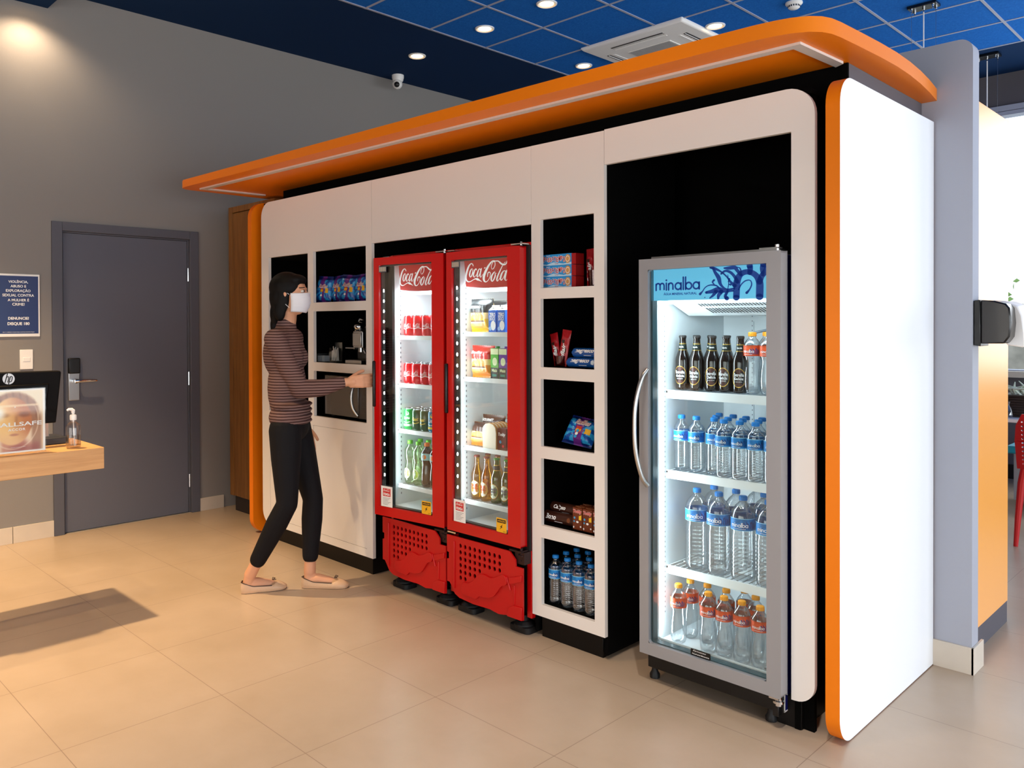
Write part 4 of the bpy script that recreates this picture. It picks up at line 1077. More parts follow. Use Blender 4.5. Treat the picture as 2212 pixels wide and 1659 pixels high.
bag('burger_bag', 'second black burger bag behind the first, beside the blue cartons', 'food bag', g, -2.840, 2.960, ZBs[0]-.003, .150, .160, .050, pat_burger, [BKF, BUN, MEAT, YEL, BUNL, M['whiteink']], rz=R(-10), deco=deco_b('ARTESANO', 5))
bag('burger_bag', 'red and orange burger bag on the second shelf', 'food bag', g, -2.880, 2.880, ZBs[1]-.003, .160, .160, .060, pat_burger, [REDF, BUN, MEAT, ORF, BUNL, M['whiteink']], deco=deco_b('Sadia', 5))
bag('burger_bag', 'brown burger bag at the front of the third shelf, left of the sliced loaf', 'food bag', g, -2.905, 2.875, ZBs[2]-.003, .125, .118, .055, pat_burger, [BRF, BUN, MEAT, ORF, BUNL, M['whiteink']], tilt=-12)
bag('burger_bag', 'brown burger bag standing behind on the third shelf', 'food bag', g, -2.880, 2.955, ZBs[2]-.003, .150, .150, .050, pat_burger, [BRF, BUN, MEAT, ORF, BUNL, M['whiteink']], rz=R(5), deco=deco_b('GOURMET', 5))
bag('burger_bag', 'brown burger bag at the back right of the third shelf', 'food bag', g, -2.745, 2.975, ZBs[2]-.003, .150, .158, .050, pat_burger, [BRF, BUN, MEAT, ORF, BUNL, M['whiteink']], rz=R(-8), deco=deco_b('GOURMET', 5))
# sliced loaf
o = thing('sliced_loaf', 'white sliced loaf standing on the third shelf of the right cooler', 'bread', (-2.800, 2.865, ZBs[2]-.003))
lo = [(-.050, 0), (.050, 0), (.052, .080), (.046, .108), (.030, .122), (0, .128), (-.030, .122), (-.046, .108), (-.052, .080)]
for k in range(5):
    s = MB(); y0 = -.030+.021*k; s.prism(lo, lambda a, b_, y: (a*.92, y, b_), y0, y0+.018, 0, 1)
    s.build('slice', [mat('white_crumb', 'f3e9d6', .8), mat('bread_crust', 'c98b45', .7)], o, L0, bev=.003)
# cartons
def carton(mb, w, d_, h, top, base, capm):
    mb.box(-w/2, w/2, -d_/2, d_/2, 0, h*.82, base)
    mb.add([(-w/2, -d_/2, h*.82), (w/2, -d_/2, h*.82), (w/2, d_/2, h*.82), (-w/2, d_/2, h*.82), (-w/2, 0, h*.95), (w/2, 0, h*.95)], [(0, 1, 5, 4), (2, 3, 4, 5), (0, 4, 3), (1, 2, 5)], top)
    mb.box(-w/2, w/2, -.001, .001, h*.95, h, top)
for i, (x, y) in enumerate(((-2.782, 2.868), (-2.722, 2.868))):
    o = thing('drink_carton', 'blue and white drink carton on the top shelf, %s of the pair' % ('left', 'right')[i], 'carton', (x, y, ZBs[0]-.003), 0, 'blue cartons on the top shelf')
    s = MB(); carton(s, .052, .052, .135, 1, 0, 1)
    fm = plane_map((0, -.0265, 0), (1, 0, 0), (0, 0, 1))
    text_fit(s, 'ZERO', fm, .040, .020, mi=1, cy=.088, bold=.03); text_fit(s, 'DOCE', fm, .036, .016, mi=1, cy=.068, bold=.03)
    disc(s, .006, .035, .017, fm, 1, 16, .024); disc(s, -.014, .020, .010, fm, 2, 12)
    s.build('carton_body', [mat('royal_blue_carton', '1d63c8', .4), M['whiteink'], mat('pale_blue_print', '9cc4ee', .4)], o, L0, bev=.001)
    s = MB(); s.lathe([(.011, .119), (.011, .130), (0, .130)], (0, -.012, 0), 14); s.build('screw_cap', 'whiteink', o, L0)
for i, (x, c1, nm) in enumerate(((-2.770, '5fae3a', 'green'), (-2.714, '6a3a92', 'purple'))):
    o = thing('juice_carton', '%s juice carton on the second shelf beside the burger bag' % nm, 'carton', (x, 2.870, ZBs[1]-.003), 0, 'juice cartons on the second shelf')
    s = MB(); s.box(-.026, .026, -.026, .026, 0, .150)
    fm = plane_map((0, -.0265, 0), (1, 0, 0), (0, 0, 1)); rect2(s, -.026, .026, .002, .055, fm, 1); disc(s, .002, .085, .016, fm, 2, 16, .020); rect2(s, -.026, .026, .120, .148, fm, 2)
    text_fit(s, 'Mais', plane_map((0, -.027, 0), (1, 0, 0), (0, 0, 1)), .036, .016, mi=2, cy=.042, bold=.03); rect2(s, -.015, .015, .012, .024, plane_map((0, -.027, 0), (1, 0, 0), (0, 0, 1)), 3)
    s.build('carton_body', [mat(nm+'_carton', c1, .4), M['ink'], mat('pale_fruit_print', 'dfe9b8', .4), mat('teal_print', '2d8a7a', .4)], o, L0, bev=.002)
    s = MB(); s.lathe([(.010, .150), (.010, .160), (0, .160)], (0, 0, 0), 14); s.build('screw_cap', mat(nm+'_cap', c1, .4), o, L0)
o = thing('mini_bread_box', 'dark red box with white lettering beside the sliced loaf', 'box', (-2.722, 2.872, ZBs[2]-.003))
s = MB(); s.box(-.028, .028, -.028, .028, 0, .105); fm = plane_map((0, -.0285, 0), (1, 0, 0), (0, 0, 1)); text_fit(s, 'Toddy', fm, .048, .02, mi=1, cy=.075, bold=.03, shear=.2); disc(s, -.01, .04, .008, fm, 2, 12); disc(s, .008, .02, .007, fm, 3, 12)
s.build('box', [mat('maroon_carton', '6d2a1a', .4), M['whiteink'], mat('sky_spot', '5aa7d8', .4), M['redink']], o, L0, bev=.002)

# --- tower niche 1: three cookie packs, chocolate sticks
PK = [mat('sky_blue_pack', '2f97dc', .35), M['whiteink'], mat('cookie_print', 'd79d58', .5), mat('pack_red_print', 'c8201f', .4), mat('pack_red_end', 'a31418', .4), mat('milk_blue_print', 'bfe0f4', .4)]
for i in range(3):
    z = 1.607 + .0515*i
    o = thing('cookie_pack', 'light blue cookie pack with red lettering, %s of the stack of three' % ('lowest', 'middle', 'topmost')[i], 'cookie pack', (-2.372, 2.885, z), 0, 'blue cookie packs in the tower')
    s = MB(); s.box(-.098, .076, -.030, .030, .0, .051, 0); s.box(.076, .100, -.029, .029, .001, .050, 4)
    fm = plane_map((0, -.0304, 0), (1, 0, 0), (0, 0, 1)); fm2 = plane_map((0, -.0310, 0), (1, 0, 0), (0, 0, 1)); fm3 = plane_map((0, -.0315, 0), (1, 0, 0), (0, 0, 1))
    poly2(s, [(-.097, .001), (.075, .001), (.075, .012), (.03, .006), (-.03, .015), (-.07, .005), (-.097, .012)], fm, 5)
    wv = 'PASSATEMPO'; x = -.088
    for q, ch in enumerate(wv):
        wd = .0125
        text_fit(s, ch, lambda a, b_: fm2(a, b_), wd+.001, .0245 if q not in (0, 9) else .028, mi=1, cx=x+.006, cy=.029+.003*math.sin(q*1.9), bold=.07)
        text_fit(s, ch, lambda a, b_: fm3(a, b_), wd-.002, .021 if q not in (0, 9) else .025, mi=3, cx=x+.006, cy=.029+.003*math.sin(q*1.9), bold=.02); x += .0128
    disc(s, .055, .027, .016, fm2, 2, 20, .020); disc(s, .055, .027, .011, fm3, 1, 16, .014); disc(s, .055, .027, .009, plane_map((0, -.0318, 0), (1, 0, 0), (0, 0, 1)), 2, 16, .011)
    text_fit(s, 'Nestlé', fm2, .022, .006, mi=1, cx=-.06, cy=.0455); text_fit(s, 'leite', fm2, .02, .006, mi=3, cx=-.01, cy=.008)
    s.build('wrapper', PK, o, L0, bev=.003, ang=30)
CH = [mat('red_choc_wrapper', 'a5121a', .3, spec=.6), M['whiteink'], mat('choc_piece_print', '3a1c12', .4)]
def choc(name, label, g, x, y, z, rz, tilt, rl, h=.165, w=.042):
    def pat(u, v): return 2 if (.62 < v < .72 and .2 < u < .5) or (.38 < v < .5 and .4 < u < .8) else 0
    def dc(mb, mp): text_fit(mb, 'Suflair', lambda a, b_: mp(-b_, a+h*.36), h*.55, .022, mi=1, cx=0, cy=0, bold=.03, shear=.3)
    return bag(name, label, 'chocolate bar', g, x, y, z, w, h, .016, pat, CH, rz=rz, tilt=tilt, roll_=rl, deco=dc)
def cup(label, x, y, z, h=.075):
    o = thing('clear_cup', label, 'cup', (x, y, z)); s = MB(); s.lathe([(.028, 0), (.030, .002), (.036, h), (.0345, h), (.0285, .004), (0, .004)], (0, 0, 0), 20, cap=False); s.build('cup_wall', clear('smoky_cup', (.55, .2, .2, 1), .15, .05), o, L0); return o
g = 'red chocolate bars standing in a cup'
choc('chocolate_bar', 'red chocolate bar standing right of the cookie packs, left one', g, -2.238, 2.92, 1.615, R(0), -4, -4)
choc('chocolate_bar', 'red chocolate bar at the right edge of the top niche', g, -2.190, 2.92, 1.615, R(10), -4, 12)
cup('dark red cup holding chocolate bars in the top tower niche', -2.212, 2.92, 1.607)
g = 'red chocolate bars in the second tower niche'
choc('chocolate_bar', 'red chocolate bar leaning left in the second tower niche', g, -2.402, 2.89, 1.252, R(0), -4, -14, .150, .046)
choc('chocolate_bar', 'red chocolate bar leaning right in the second tower niche', g, -2.378, 2.885, 1.250, R(4), -4, 8, .165, .050)
cup('cup holding two fanned red chocolate bars, second tower niche', -2.388, 2.895, 1.246, .05)
# cookie rolls
def roll_pack(label, g, x, y, z, L, r, mats, word, wm=1, sw=.11, rz=0, cx=0):
    o = thing('cookie_roll', label, 'cookie pack', (x, y, z), rz, g)
    s = MB(); k = len(s.v)
    prof = [(.35*r, -L/2-.012), (.3*r, -L/2-.004), (.96*r, -L/2+.002), (r, -L/2+.01)] + [(r*(1+.012*math.sin(i*1.7)), -L/2+.01+(L-.02)*i/16) for i in range(1, 16)] + [(r, L/2-.01), (.96*r, L/2-.002), (.3*r, L/2+.004), (.35*r, L/2+.012)]
    tmp = MB(); tmp.lathe(prof, (0, 0, 0), 24)
    s.add([(c0, a, b_+r) for a, b_, c0 in tmp.v], tmp.f, 0)
    def mp(a, b_, rr_=r*1.02): return Vector((a, -rr_*math.cos(b_/rr_+.15), r + rr_*math.sin(b_/rr_+.15)))
    text_fit(s, word, mp, sw, r*.95, mi=1, cx=cx, cy=.003, bold=.04, shear=.25)
    mp2 = lambda a, b_: mp(a, b_, r*1.03)
    for q in range(5): disc(s, L*.34+.004*math.cos(q*1.3), -.0+.006*math.sin(q*1.3), .006, mp2, 2, 10)
    rect2(s, -L*.1, L*.15, -r*.75, -r*.62, mp2, 1)
    s.build('wrapper', mats, o, L0, ang=60)
NG = [mat('blue_cookie_wrapper', '17549f', .3, spec=.6), M['whiteink'], mat('cream_print', 'd9e6f0', .4)]
BN = [mat('dark_brown_wrapper', '3b1d14', .3, spec=.6), M['whiteink'], mat('brown_cookie_print', '7a4528', .4)]
g = 'blue cookie rolls in the second tower niche'
roll_pack('blue cookie roll lying at the bottom of the second tower niche', g, -2.247, 2.885, 1.246, .175, .022, NG, 'negresco', sw=.105, cx=-.012)
roll_pack('blue cookie roll lying on top of the other one, second tower niche', g, -2.232, 2.900, 1.290, .165, .022, NG, 'negresco', sw=.105, cx=-.012)
g = 'brown cookie rolls in the fourth tower niche'
roll_pack('dark brown cookie roll with blue-edged lettering at the front left of the fourth niche', g, -2.382, 2.880, .522, .190, .026, BN, 'Bono', sw=.062, cx=-.040)
roll_pack('dark brown cookie roll lying behind and above the front one', g, -2.374, 2.922, .558, .180, .026, BN, 'Calipso', sw=.070, cx=-.03)
# chocolate milk cartons (mascot left off)
TD = [mat('chocolate_carton', '6b2f16', .4), M['whiteink'], mat('carton_red_word', 'd6322a', .4), mat('blue_star_print', '3aa0d8', .4), mat('yellow_print', 'f0c32a', .4)]
for i, (x, y) in enumerate(((-2.262, 2.872), (-2.206, 2.872), (-2.150, 2.872), (-2.262, 2.925), (-2.206, 2.925))):
    lb = ['left front', 'middle front', 'right front', 'left rear', 'right rear'][i]
    o = thing('milk_carton', 'small brown chocolate drink carton in the fourth niche, %s' % lb, 'carton', (x, y, .522), 0, 'chocolate drink cartons')
    s = MB(); s.box(-.026, .026, -.022, .022, 0, .098, 0); fm = plane_map((0, -.0225, 0), (1, 0, 0), (0, 0, 1))
    text_fit(s, 'Toddy', fm, .048, .020, mi=1, cy=.080, bold=.07, shear=.15); text_fit(s, 'Toddy', plane_map((0, -.0229, 0), (1, 0, 0), (0, 0, 1)), .046, .018, mi=2, cy=.080, bold=.03, shear=.15)
    disc(s, -.016, .052, .006, fm, 3, 5); disc(s, -.018, .036, .005, fm, 3, 5); poly2(s, [(.008, .045), (.022, .045), (.022, .068), (.008, .062)], fm, 4); rect2(s, -.024, -.018, .006, .014, fm, 1); disc(s, .018, .016, .004, fm, 1, 10); disc(s, .0, .035, .007, fm, 1, 10, .005)
    s.build('carton_body', TD, o, L0, bev=.0015)
    s = MB(); s.box(-.024, .024, -.004, .004, .098, .101); s.tube([(-.008, -.010, .0985), (.014, -.010, .0985)], .002, 6); s.build('straw_seal', mat('brown_flap', '7c4a2e', .4), o, L0)

# --- cabinet niche 2: coffee machine, cups, sachets; niche 3: microwave
zc = 1.206
o = thing('coffee_machine', 'chrome and black capsule coffee machine in the middle niche', 'coffee machine', (-3.965, 2.955, zc))
s = MB(); s.prism(rr(-.105, .125, .02, .235, (.01, .01, .02, .02)), lambda a, b_, y: (a, y, b_), .010, .20); s.build('housing', mat('bronze_grey_housing', '4a4440', .3, metal=.3), o, L0, bev=.006)
s = MB(); s.prism(rr(-.035, .060, .095, .195, .006), lambda a, b_, y: (a, y, b_), -.070, .010); s.box(-.030, .055, -.078, -.071, .105, .185); s.box(-.048, -.038, -.06, .01, .085, .195); s.build('brew_block', 'steel', o, L0, bev=.003)
s = MB(); s.ball((.0, -.035, .222), (.038, .05, .030), 20); s.ball((-.032, -.03, .205), (.018, .03, .026), 16); s.tube([(-.03, -.03, .255), (-.005, -.035, .268), (.02, -.035, .262)], [.006, .009, .006], 10); s.build('lever', 'chrome', o, L0)
s = MB(); s.box(-.06, .10, -.11, .02, .0, .022); 
for k in range(12): s.box(-.045+.011*k, -.040+.011*k, -.100, .0, .022, .0235)
s.build('drip_tray', 'steel', o, L0, bev=.002)
s = MB(); s.tube([(-.13, -.055, .092), (-.05, -.055, .092)], .005, 8); s.lathe([(.016, .070), (.016, .098)], (.012, -.045, 0), 14); s.tube([(.06, -.055, .08), (.085, -.06, .06)], .010, 8); s.build('spout', 'chrome', o, L0)
o = thing('capsule_holder', 'clear acrylic holder stuffed with wrapped straws, beside the coffee machine', 'holder', (-4.165, 2.872, zc))
s = MB(); 
for b in ((-.038, .038, .02, .024, 0, .125), (-.038, .038, -.024, -.020, 0, .07), (-.038, -.034, -.02, .02, 0, .09), (.034, .038, -.02, .02, 0, .09), (-.038, .038, -.024, .024, 0, .003)): s.box(*b)
s.build('holder', 'acrylic', o, L0)
s = MB()
for k in range(16):
    a = random.uniform(-.028, .028); s.tube([(a, random.uniform(-.012, .012), .01), (a*.8+random.uniform(-.01, .01), random.uniform(-.012, .012), random.uniform(.07, .098))], .0028, 6)
tag(s.build('wrapped_straw', mat('straw_wrap', 'c9c4bd', .5)), 'bundle of paper-wrapped straws in the acrylic holder', 'straws', kind='stuff'); bpy.data.objects['wrapped_straw'].location = (-4.165, 2.872, zc+.003)
o = thing('sachet_box', 'low clear acrylic box of sachets, left of the straw holder', 'box', (-4.290, 2.872, zc))
s = MB()
for b in ((-.045, .045, .026, .029, 0, .052), (-.045, .045, -.029, -.026, 0, .045), (-.045, -.042, -.026, .026, 0, .05), (.042, .045, -.026, .026, 0, .05), (-.001, .001, -.026, .026, 0, .045), (-.045, .045, -.029, .029, 0, .003)): s.box(*b)
s.build('box', 'acrylic', o, L0)
s = MB()
for k in range(7): s.box(-.040+.011*k, -.034+.011*k, -.022, .022, .004, .040)
s.build('sachets', mat('sachet_paper', 'a9adb3', .6), o, L0)
o = thing('microwave_oven', 'dark microwave oven with a curved steel handle in the lower niche', 'microwave', (-4.00, 2.86, .870))
s = MB(); s.box(-.250, .275, .0, .36, .012, .262); s.build('case', mat('microwave_case', '2b2724', .35), o, L0, bev=.004)
s = MB(); s.box(-.248, .100, -.014, -.001, .014, .260); s.build('door', mat('smoked_mirror_glass', '4a4037', .18, spec=.9, coat=.6), o, L0, bev=.004)
s = MB(); s.box(.104, .273, -.012, -.001, .014, .260); 
for k in range(5): s.box(.15, .21, -.0135, -.012, .05+.035*k, .065+.035*k)
s.build('control_panel', mat('microwave_panel', '3a332d', .3, spec=.7), o, L0, bev=.003)
s = MB(); s.tube(smooth_pts([(.085, -.014, .225), (.078, -.036, .190), (.074, -.044, .135), (.080, -.036, .075), (.098, -.014, .030)], 5), .009, 10); s.build('handle', 'steel', o, L0)
s = MB()
for x in (-.22, .24): s.lathe([(.012, 0), (.012, .013)], (x, .03, 0), 10); s.lathe([(.012, 0), (.012, .013)], (x, .33, 0), 10)
s.build('feet', 'rubber', o, L0)
# reddish packs in the tall left niche, half hidden by the person
for i, (x, z) in enumerate(((-4.50, .870), (-4.43, .870))):
    choc('chocolate_bar', 'reddish packet at the foot of the tall niche behind the person, %s one' % ('left', 'right')[i], 'reddish packets in the tall niche', x, 2.90, z, 0, -5, 3, .09, .055)

# ================================================================== ceiling things
LENS = mat('lit_warm_lens', 'ffe9c4', .4, emit='ffd08a', es=16)
def downlight(x, y, z, label, power, g, warm=(1.0, .74, .48), tilt=0, ang=105, lit=True):
    o = thing('ceiling_downlight', label, 'ceiling light', (x, y, z), 0, g)
    s = MB(); s.lathe([(.052, -.004), (.066, -.010), (.074, -.006), (.075, 0), (.052, 0)], (0, 0, 0), 28, cap=False); s.build('ring', 'whitepl', o, L0)
    s = MB(); s.lathe([(0, -.004), (.050, -.004)], (0, 0, 0), 24, cap=False); s.lathe([(0, -.0105), (.03, -.008), (.050, -.0035)], (0, 0, 0), 24, cap=False); s.build('lens', LENS, o, L0)
    d = bpy.data.lights.new('lamp', 'SPOT'); d.energy = power; d.color = warm; d.spot_size = R(ang); d.spot_blend = .7; d.shadow_soft_size = .045
    l = bpy.data.objects.new('lamp', d); COL.objects.link(l); l.parent = o; l.location = (0, 0, -.02)
    return o
g = 'round warm ceiling downlights'
DL = [(-5.258, 4.471, 'warm downlight in the navy ceiling band above the camera dome', 26), (-4.414, 4.437, 'bright warm downlight in the blue panel nearest the navy band', 26), (-3.766, 4.412, 'warm downlight at the top edge of the photo, right of the brightest one', 26), (-3.159, 5.680, 'pale downlight right of the ceiling air conditioner', 24), (-4.448, 5.710, 'warm downlight just above the orange canopy edge, left of the air conditioner', 26)]
for x, y, lb, pw in DL: downlight(x, y, ZC-.002, lb, pw, g)
downlight(-5.76, 1.62, 3.595, 'downlight at the top left corner, in the soffit over the desk', 42, g, ang=140)
for x, y, z, pw in ((-4.75, .85, 3.595, 700), (-5.25, -.55, 3.595, 420), (-3.6, .35, 3.595, 95), (-3.1, 1.35, 3.595, 95), (-1.9, .75, 3.595, 105), (-.7, 1.3, 3.595, 210), (-1.7, 1.6, 3.595, 50)):  # unseen, added to brighten the floor; the neutral one stands in for daylight
    downlight(x, y, z, 'unseen downlight added in the soffit to light the lobby floor', pw, 'added unseen soffit downlights', ang=80 if x < -4.5 else 88, warm=(1.0, .70, .38) if x < -3 else ((1.0, .82, .66) if x < -1 else (1.0, .93, .86)))
# air conditioner
o = thing('ceiling_air_conditioner', 'square white cassette air conditioner set in the blue ceiling', 'air conditioner', (-3.71, 5.805, ZC))
s = MB(); vs = []; 
for (hw, z) in ((.475, -.002), (.475, -.012), (.46, -.030), (.30, -.040)): vs.append([(sx*hw, sy*hw, z) for sx, sy in ((-1, -1), (1, -1), (1, 1), (-1, 1))])
flat = sum(vs, []); fs = []
for k in range(3):
    for i in range(4): j = (i+1) % 4; fs.append((4*k+i, 4*k+j, 4*k+4+j, 4*k+4+i))
fs.append((12, 13, 14, 15)); s.add(flat, fs); s.build('cover', 'whitepl', o, L0, bev=.008)
s = MB(); s.box(-.20, .20, -.20, .20, -.046, -.039)
for k in range(26): s.box(-.19, .19, -.192+.015*k, -.186+.015*k, -.0475, -.046, 1)
s.build('intake_grille', [mat('grille_white', 'e0deda', .5), mat('grille_gap', '8f8f92', .6)], o, L0)
for (dx, dy) in ((0, -1), (0, 1), (-1, 0), (1, 0)):
    s = MB()
    for a, b_, c0, mi in ((.345, .375, -.0375, 0), (.357, .363, -.0405, 1), (.300, .318, -.0405, 1)):
        if dx == 0: s.box(-.24, .24, min(dy*a, dy*b_), max(dy*a, dy*b_), c0-.002, c0+.004, mi)
        else: s.box(min(dx*a, dx*b_), max(dx*a, dx*b_), -.24, .24, c0-.002, c0+.004, mi)
    s.build('louvre', ['darkpl', 'whitepl'], o, L0)
o = thing('smoke_detector', 'round white smoke detector on the blue ceiling above the canopy', 'smoke detector', (-2.545, 5.678, ZC-.002))
s = MB(); s.lathe([(.058, 0), (.058, -.010), (.050, -.018), (.040, -.022), (.040, -.036), (.030, -.044), (0, -.046)], (0, 0, 0), 28); s.build('housing', 'whitepl', o, L0)
s = MB()
for k in range(16):
    a = 2*PI*k/16; s.obox((.0405*math.cos(a), .0405*math.sin(a), -.029), (.004*math.cos(a)*.3, .004*math.sin(a)*.3, 0), (-.004*math.sin(a), .004*math.cos(a), 0), (0, 0, .006))
s.build('vent_slots', 'darkpl', o, L0)
o = thing('security_camera', 'small white dome camera hanging from the navy ceiling near the wall', 'camera', (-5.80, 4.70, ZC))
s = MB(); s.lathe([(.055, 0), (.055, -.022), (.048, -.050), (.040, -.060), (0, -.062)], (0, 0, 0), 24); s.build('base', 'whitepl', o, L0)
s = MB(); s.ball((.010, -.015, -.085), .046, 20); s.build('camera_ball', 'whitepl', o, L0)
s = MB(); s.ball((.034, -.040, -.098), .026, 16); s.build('lens', 'darkpl', o, L0)
for (x, y, lb) in ((-1.922, 6.40, 'metal suspension plate with steel cables, on the blue ceiling above the partition'), (-1.908, 8.0, 'metal suspension plate with steel cables, far one near the window')):
    o = thing('ceiling_suspension', lb, 'ceiling mount', (x, y, ZC-.002), 0, 'cable suspensions of a hanging light')
    s = MB(); s.box(-.095, .095, -.055, .055, -.022, 0); s.build('plate', mat('dark_chrome_plate', '3b3d40', .25, metal=.9), o, L0, bev=.004)
    s = MB()
    for (a, b_) in ((-.07, -.035), (-.07, .035), (.07, -.035), (.07, .035), (0, 0)):
        s = MB(); s.lathe([(.009, -.034), (.009, -.022)], (a, b_, 0), 10); s.lathe([(.005, -.050), (.005, -.034)], (a, b_, 0), 8); s.build('cable_grip', 'chrome', o, L0)
    s = MB()
    for (a, b_) in ((-.07, -.035), (.07, .035)): s.tube([(a, b_, -.05), (a*.9, b_*.9, -1.30)], .0012, 5)
    s.tube([(0, 0, -.04), (.0, 0, -1.30)], .0045, 8, 1); s.build('cable', ['steel', 'whitepl'], o, L0)
o = thing('suspended_light', 'slim white light bar hanging on cables, hidden behind the partition', 'light', (-1.915, 7.2, 2.36))
s = MB(); s.box(-.09, .09, -1.1, 1.1, 0, .055); s.build('bar', 'whitepl', o, L0, bev=.004)

# ================================================================== reception desk
o = thing('reception_desk', 'floating light oak desk top at the left edge of the photo', 'desk', (-4.36, .4, 0))
s = MB(); s.box(-4.60, -4.136, -1.6, 1.475, .735, .840); s.build('desk_top', 'wood_desk', o, bev=.002)
s = MB(); s.box(-4.56, -4.20, -.40, -.36, 0, .735); s.box(-4.56, -4.20, -1.5, -1.46, 0, .735); s.build('leg_panel', 'wood_desk', o)
# monitor seen from behind
o = thing('computer_monitor', 'black monitor seen from behind on the oak desk, round silver logo', 'monitor', (-4.42, 1.10, .8405))
def mon(y, z, x): return Vector((x + (z-.98)*-.10, y, z))
s = MB()
pts = [(.80, .958), (1.318, .958), (1.352, 1.208), (1.345, 1.216), (.80, 1.222)]
front = [mon(y, z, -4.345) for y, z in pts]; back = [mon(y, z, -4.385) for y, z in pts]
n = len(pts); s.add(front+back, [list(range(n)), list(range(n, 2*n))[::-1]] + [(i, (i+1) % n, n+(i+1) % n, n+i) for i in range(n)])
s.build('back_shell', mat('monitor_black', '090606', .6, spec=.15), o, bev=.006)
s = MB(); s.prism([(.80, .985), (1.262, .985), (1.290, 1.155), (.80, 1.155)], lambda y, z, t: mon(y, z, -4.345+t), 0, .018); s.build('rear_bulge', mat('monitor_black_gloss', '050404', .45, spec=.15), o, bev=.006)
s = MB(); s.box(-4.41, -4.37, 1.02, 1.14, .855, 1.05); s.box(-4.50, -4.30, .96, 1.20, .8405, .855); s.build('stand', 'blackpl', o, bev=.004)
s = MB(); mpl = lambda a, b_: mon(1.112+a, 1.186+b_, -4.3445+.0005); disc(s, 0, 0, .0265, mpl, 0, 32)
mpl2 = lambda a, b_: mon(1.112+a, 1.186+b_, -4.3445+.0010)
for a in (((-.004, .0265), (-.016, -.020)), ((.004, .014), (-.006, -.017)), ((.010, .014), (-.004, -.0265))): pass
ribbon(s, [(-.004, .026), (-.017, -.019)], .0045, mpl2, 1, 1, False); ribbon(s, [(-.0115, .004), (-.004, .011), (.001, .007), (-.005, -.017)], .0042, mpl2, 1, 2, False)
ribbon(s, [(.008, .012), (-.0015, -.0262)], .0045, mpl2, 1, 1, False); ribbon(s, [(.007, .009), (.014, .011), (.016, .004), (.011, -.013), (.003, -.014)], .0042, mpl2, 1, 2, False)
s.build('logo', [mat('silver_logo', 'c9c9cb', .35, metal=.2), M['ink']], o, smooth=False)
s = MB(); s.box(-4.60, -4.40, 1.00, 1.395, .8405, .872); tag(s.build('keyboard_tray', mat('dark_device_plastic', '2b2b30', .4), bev=.004), 'flat black device at the rear edge of the desk, behind the hand gel', 'device')
# small second stand
o = thing('small_photo_stand', 'small acrylic card stand behind the poster, under the monitor edge', 'sign stand', (-4.46, 1.25, .8725))
s = MB(); s.box(-4.470, -4.467, 1.12, 1.325, .874, .985); s.box(-4.49, -4.43, 1.12, 1.360, .8725, .8755); s.build('acrylic_stand', 'acrylic', o)
s = MB(); s.box(-4.4665, -4.4655, 1.13, 1.318, .878, .980); s.build('card', mat('peach_print', 'e6c5ad', .5), o, smooth=False)
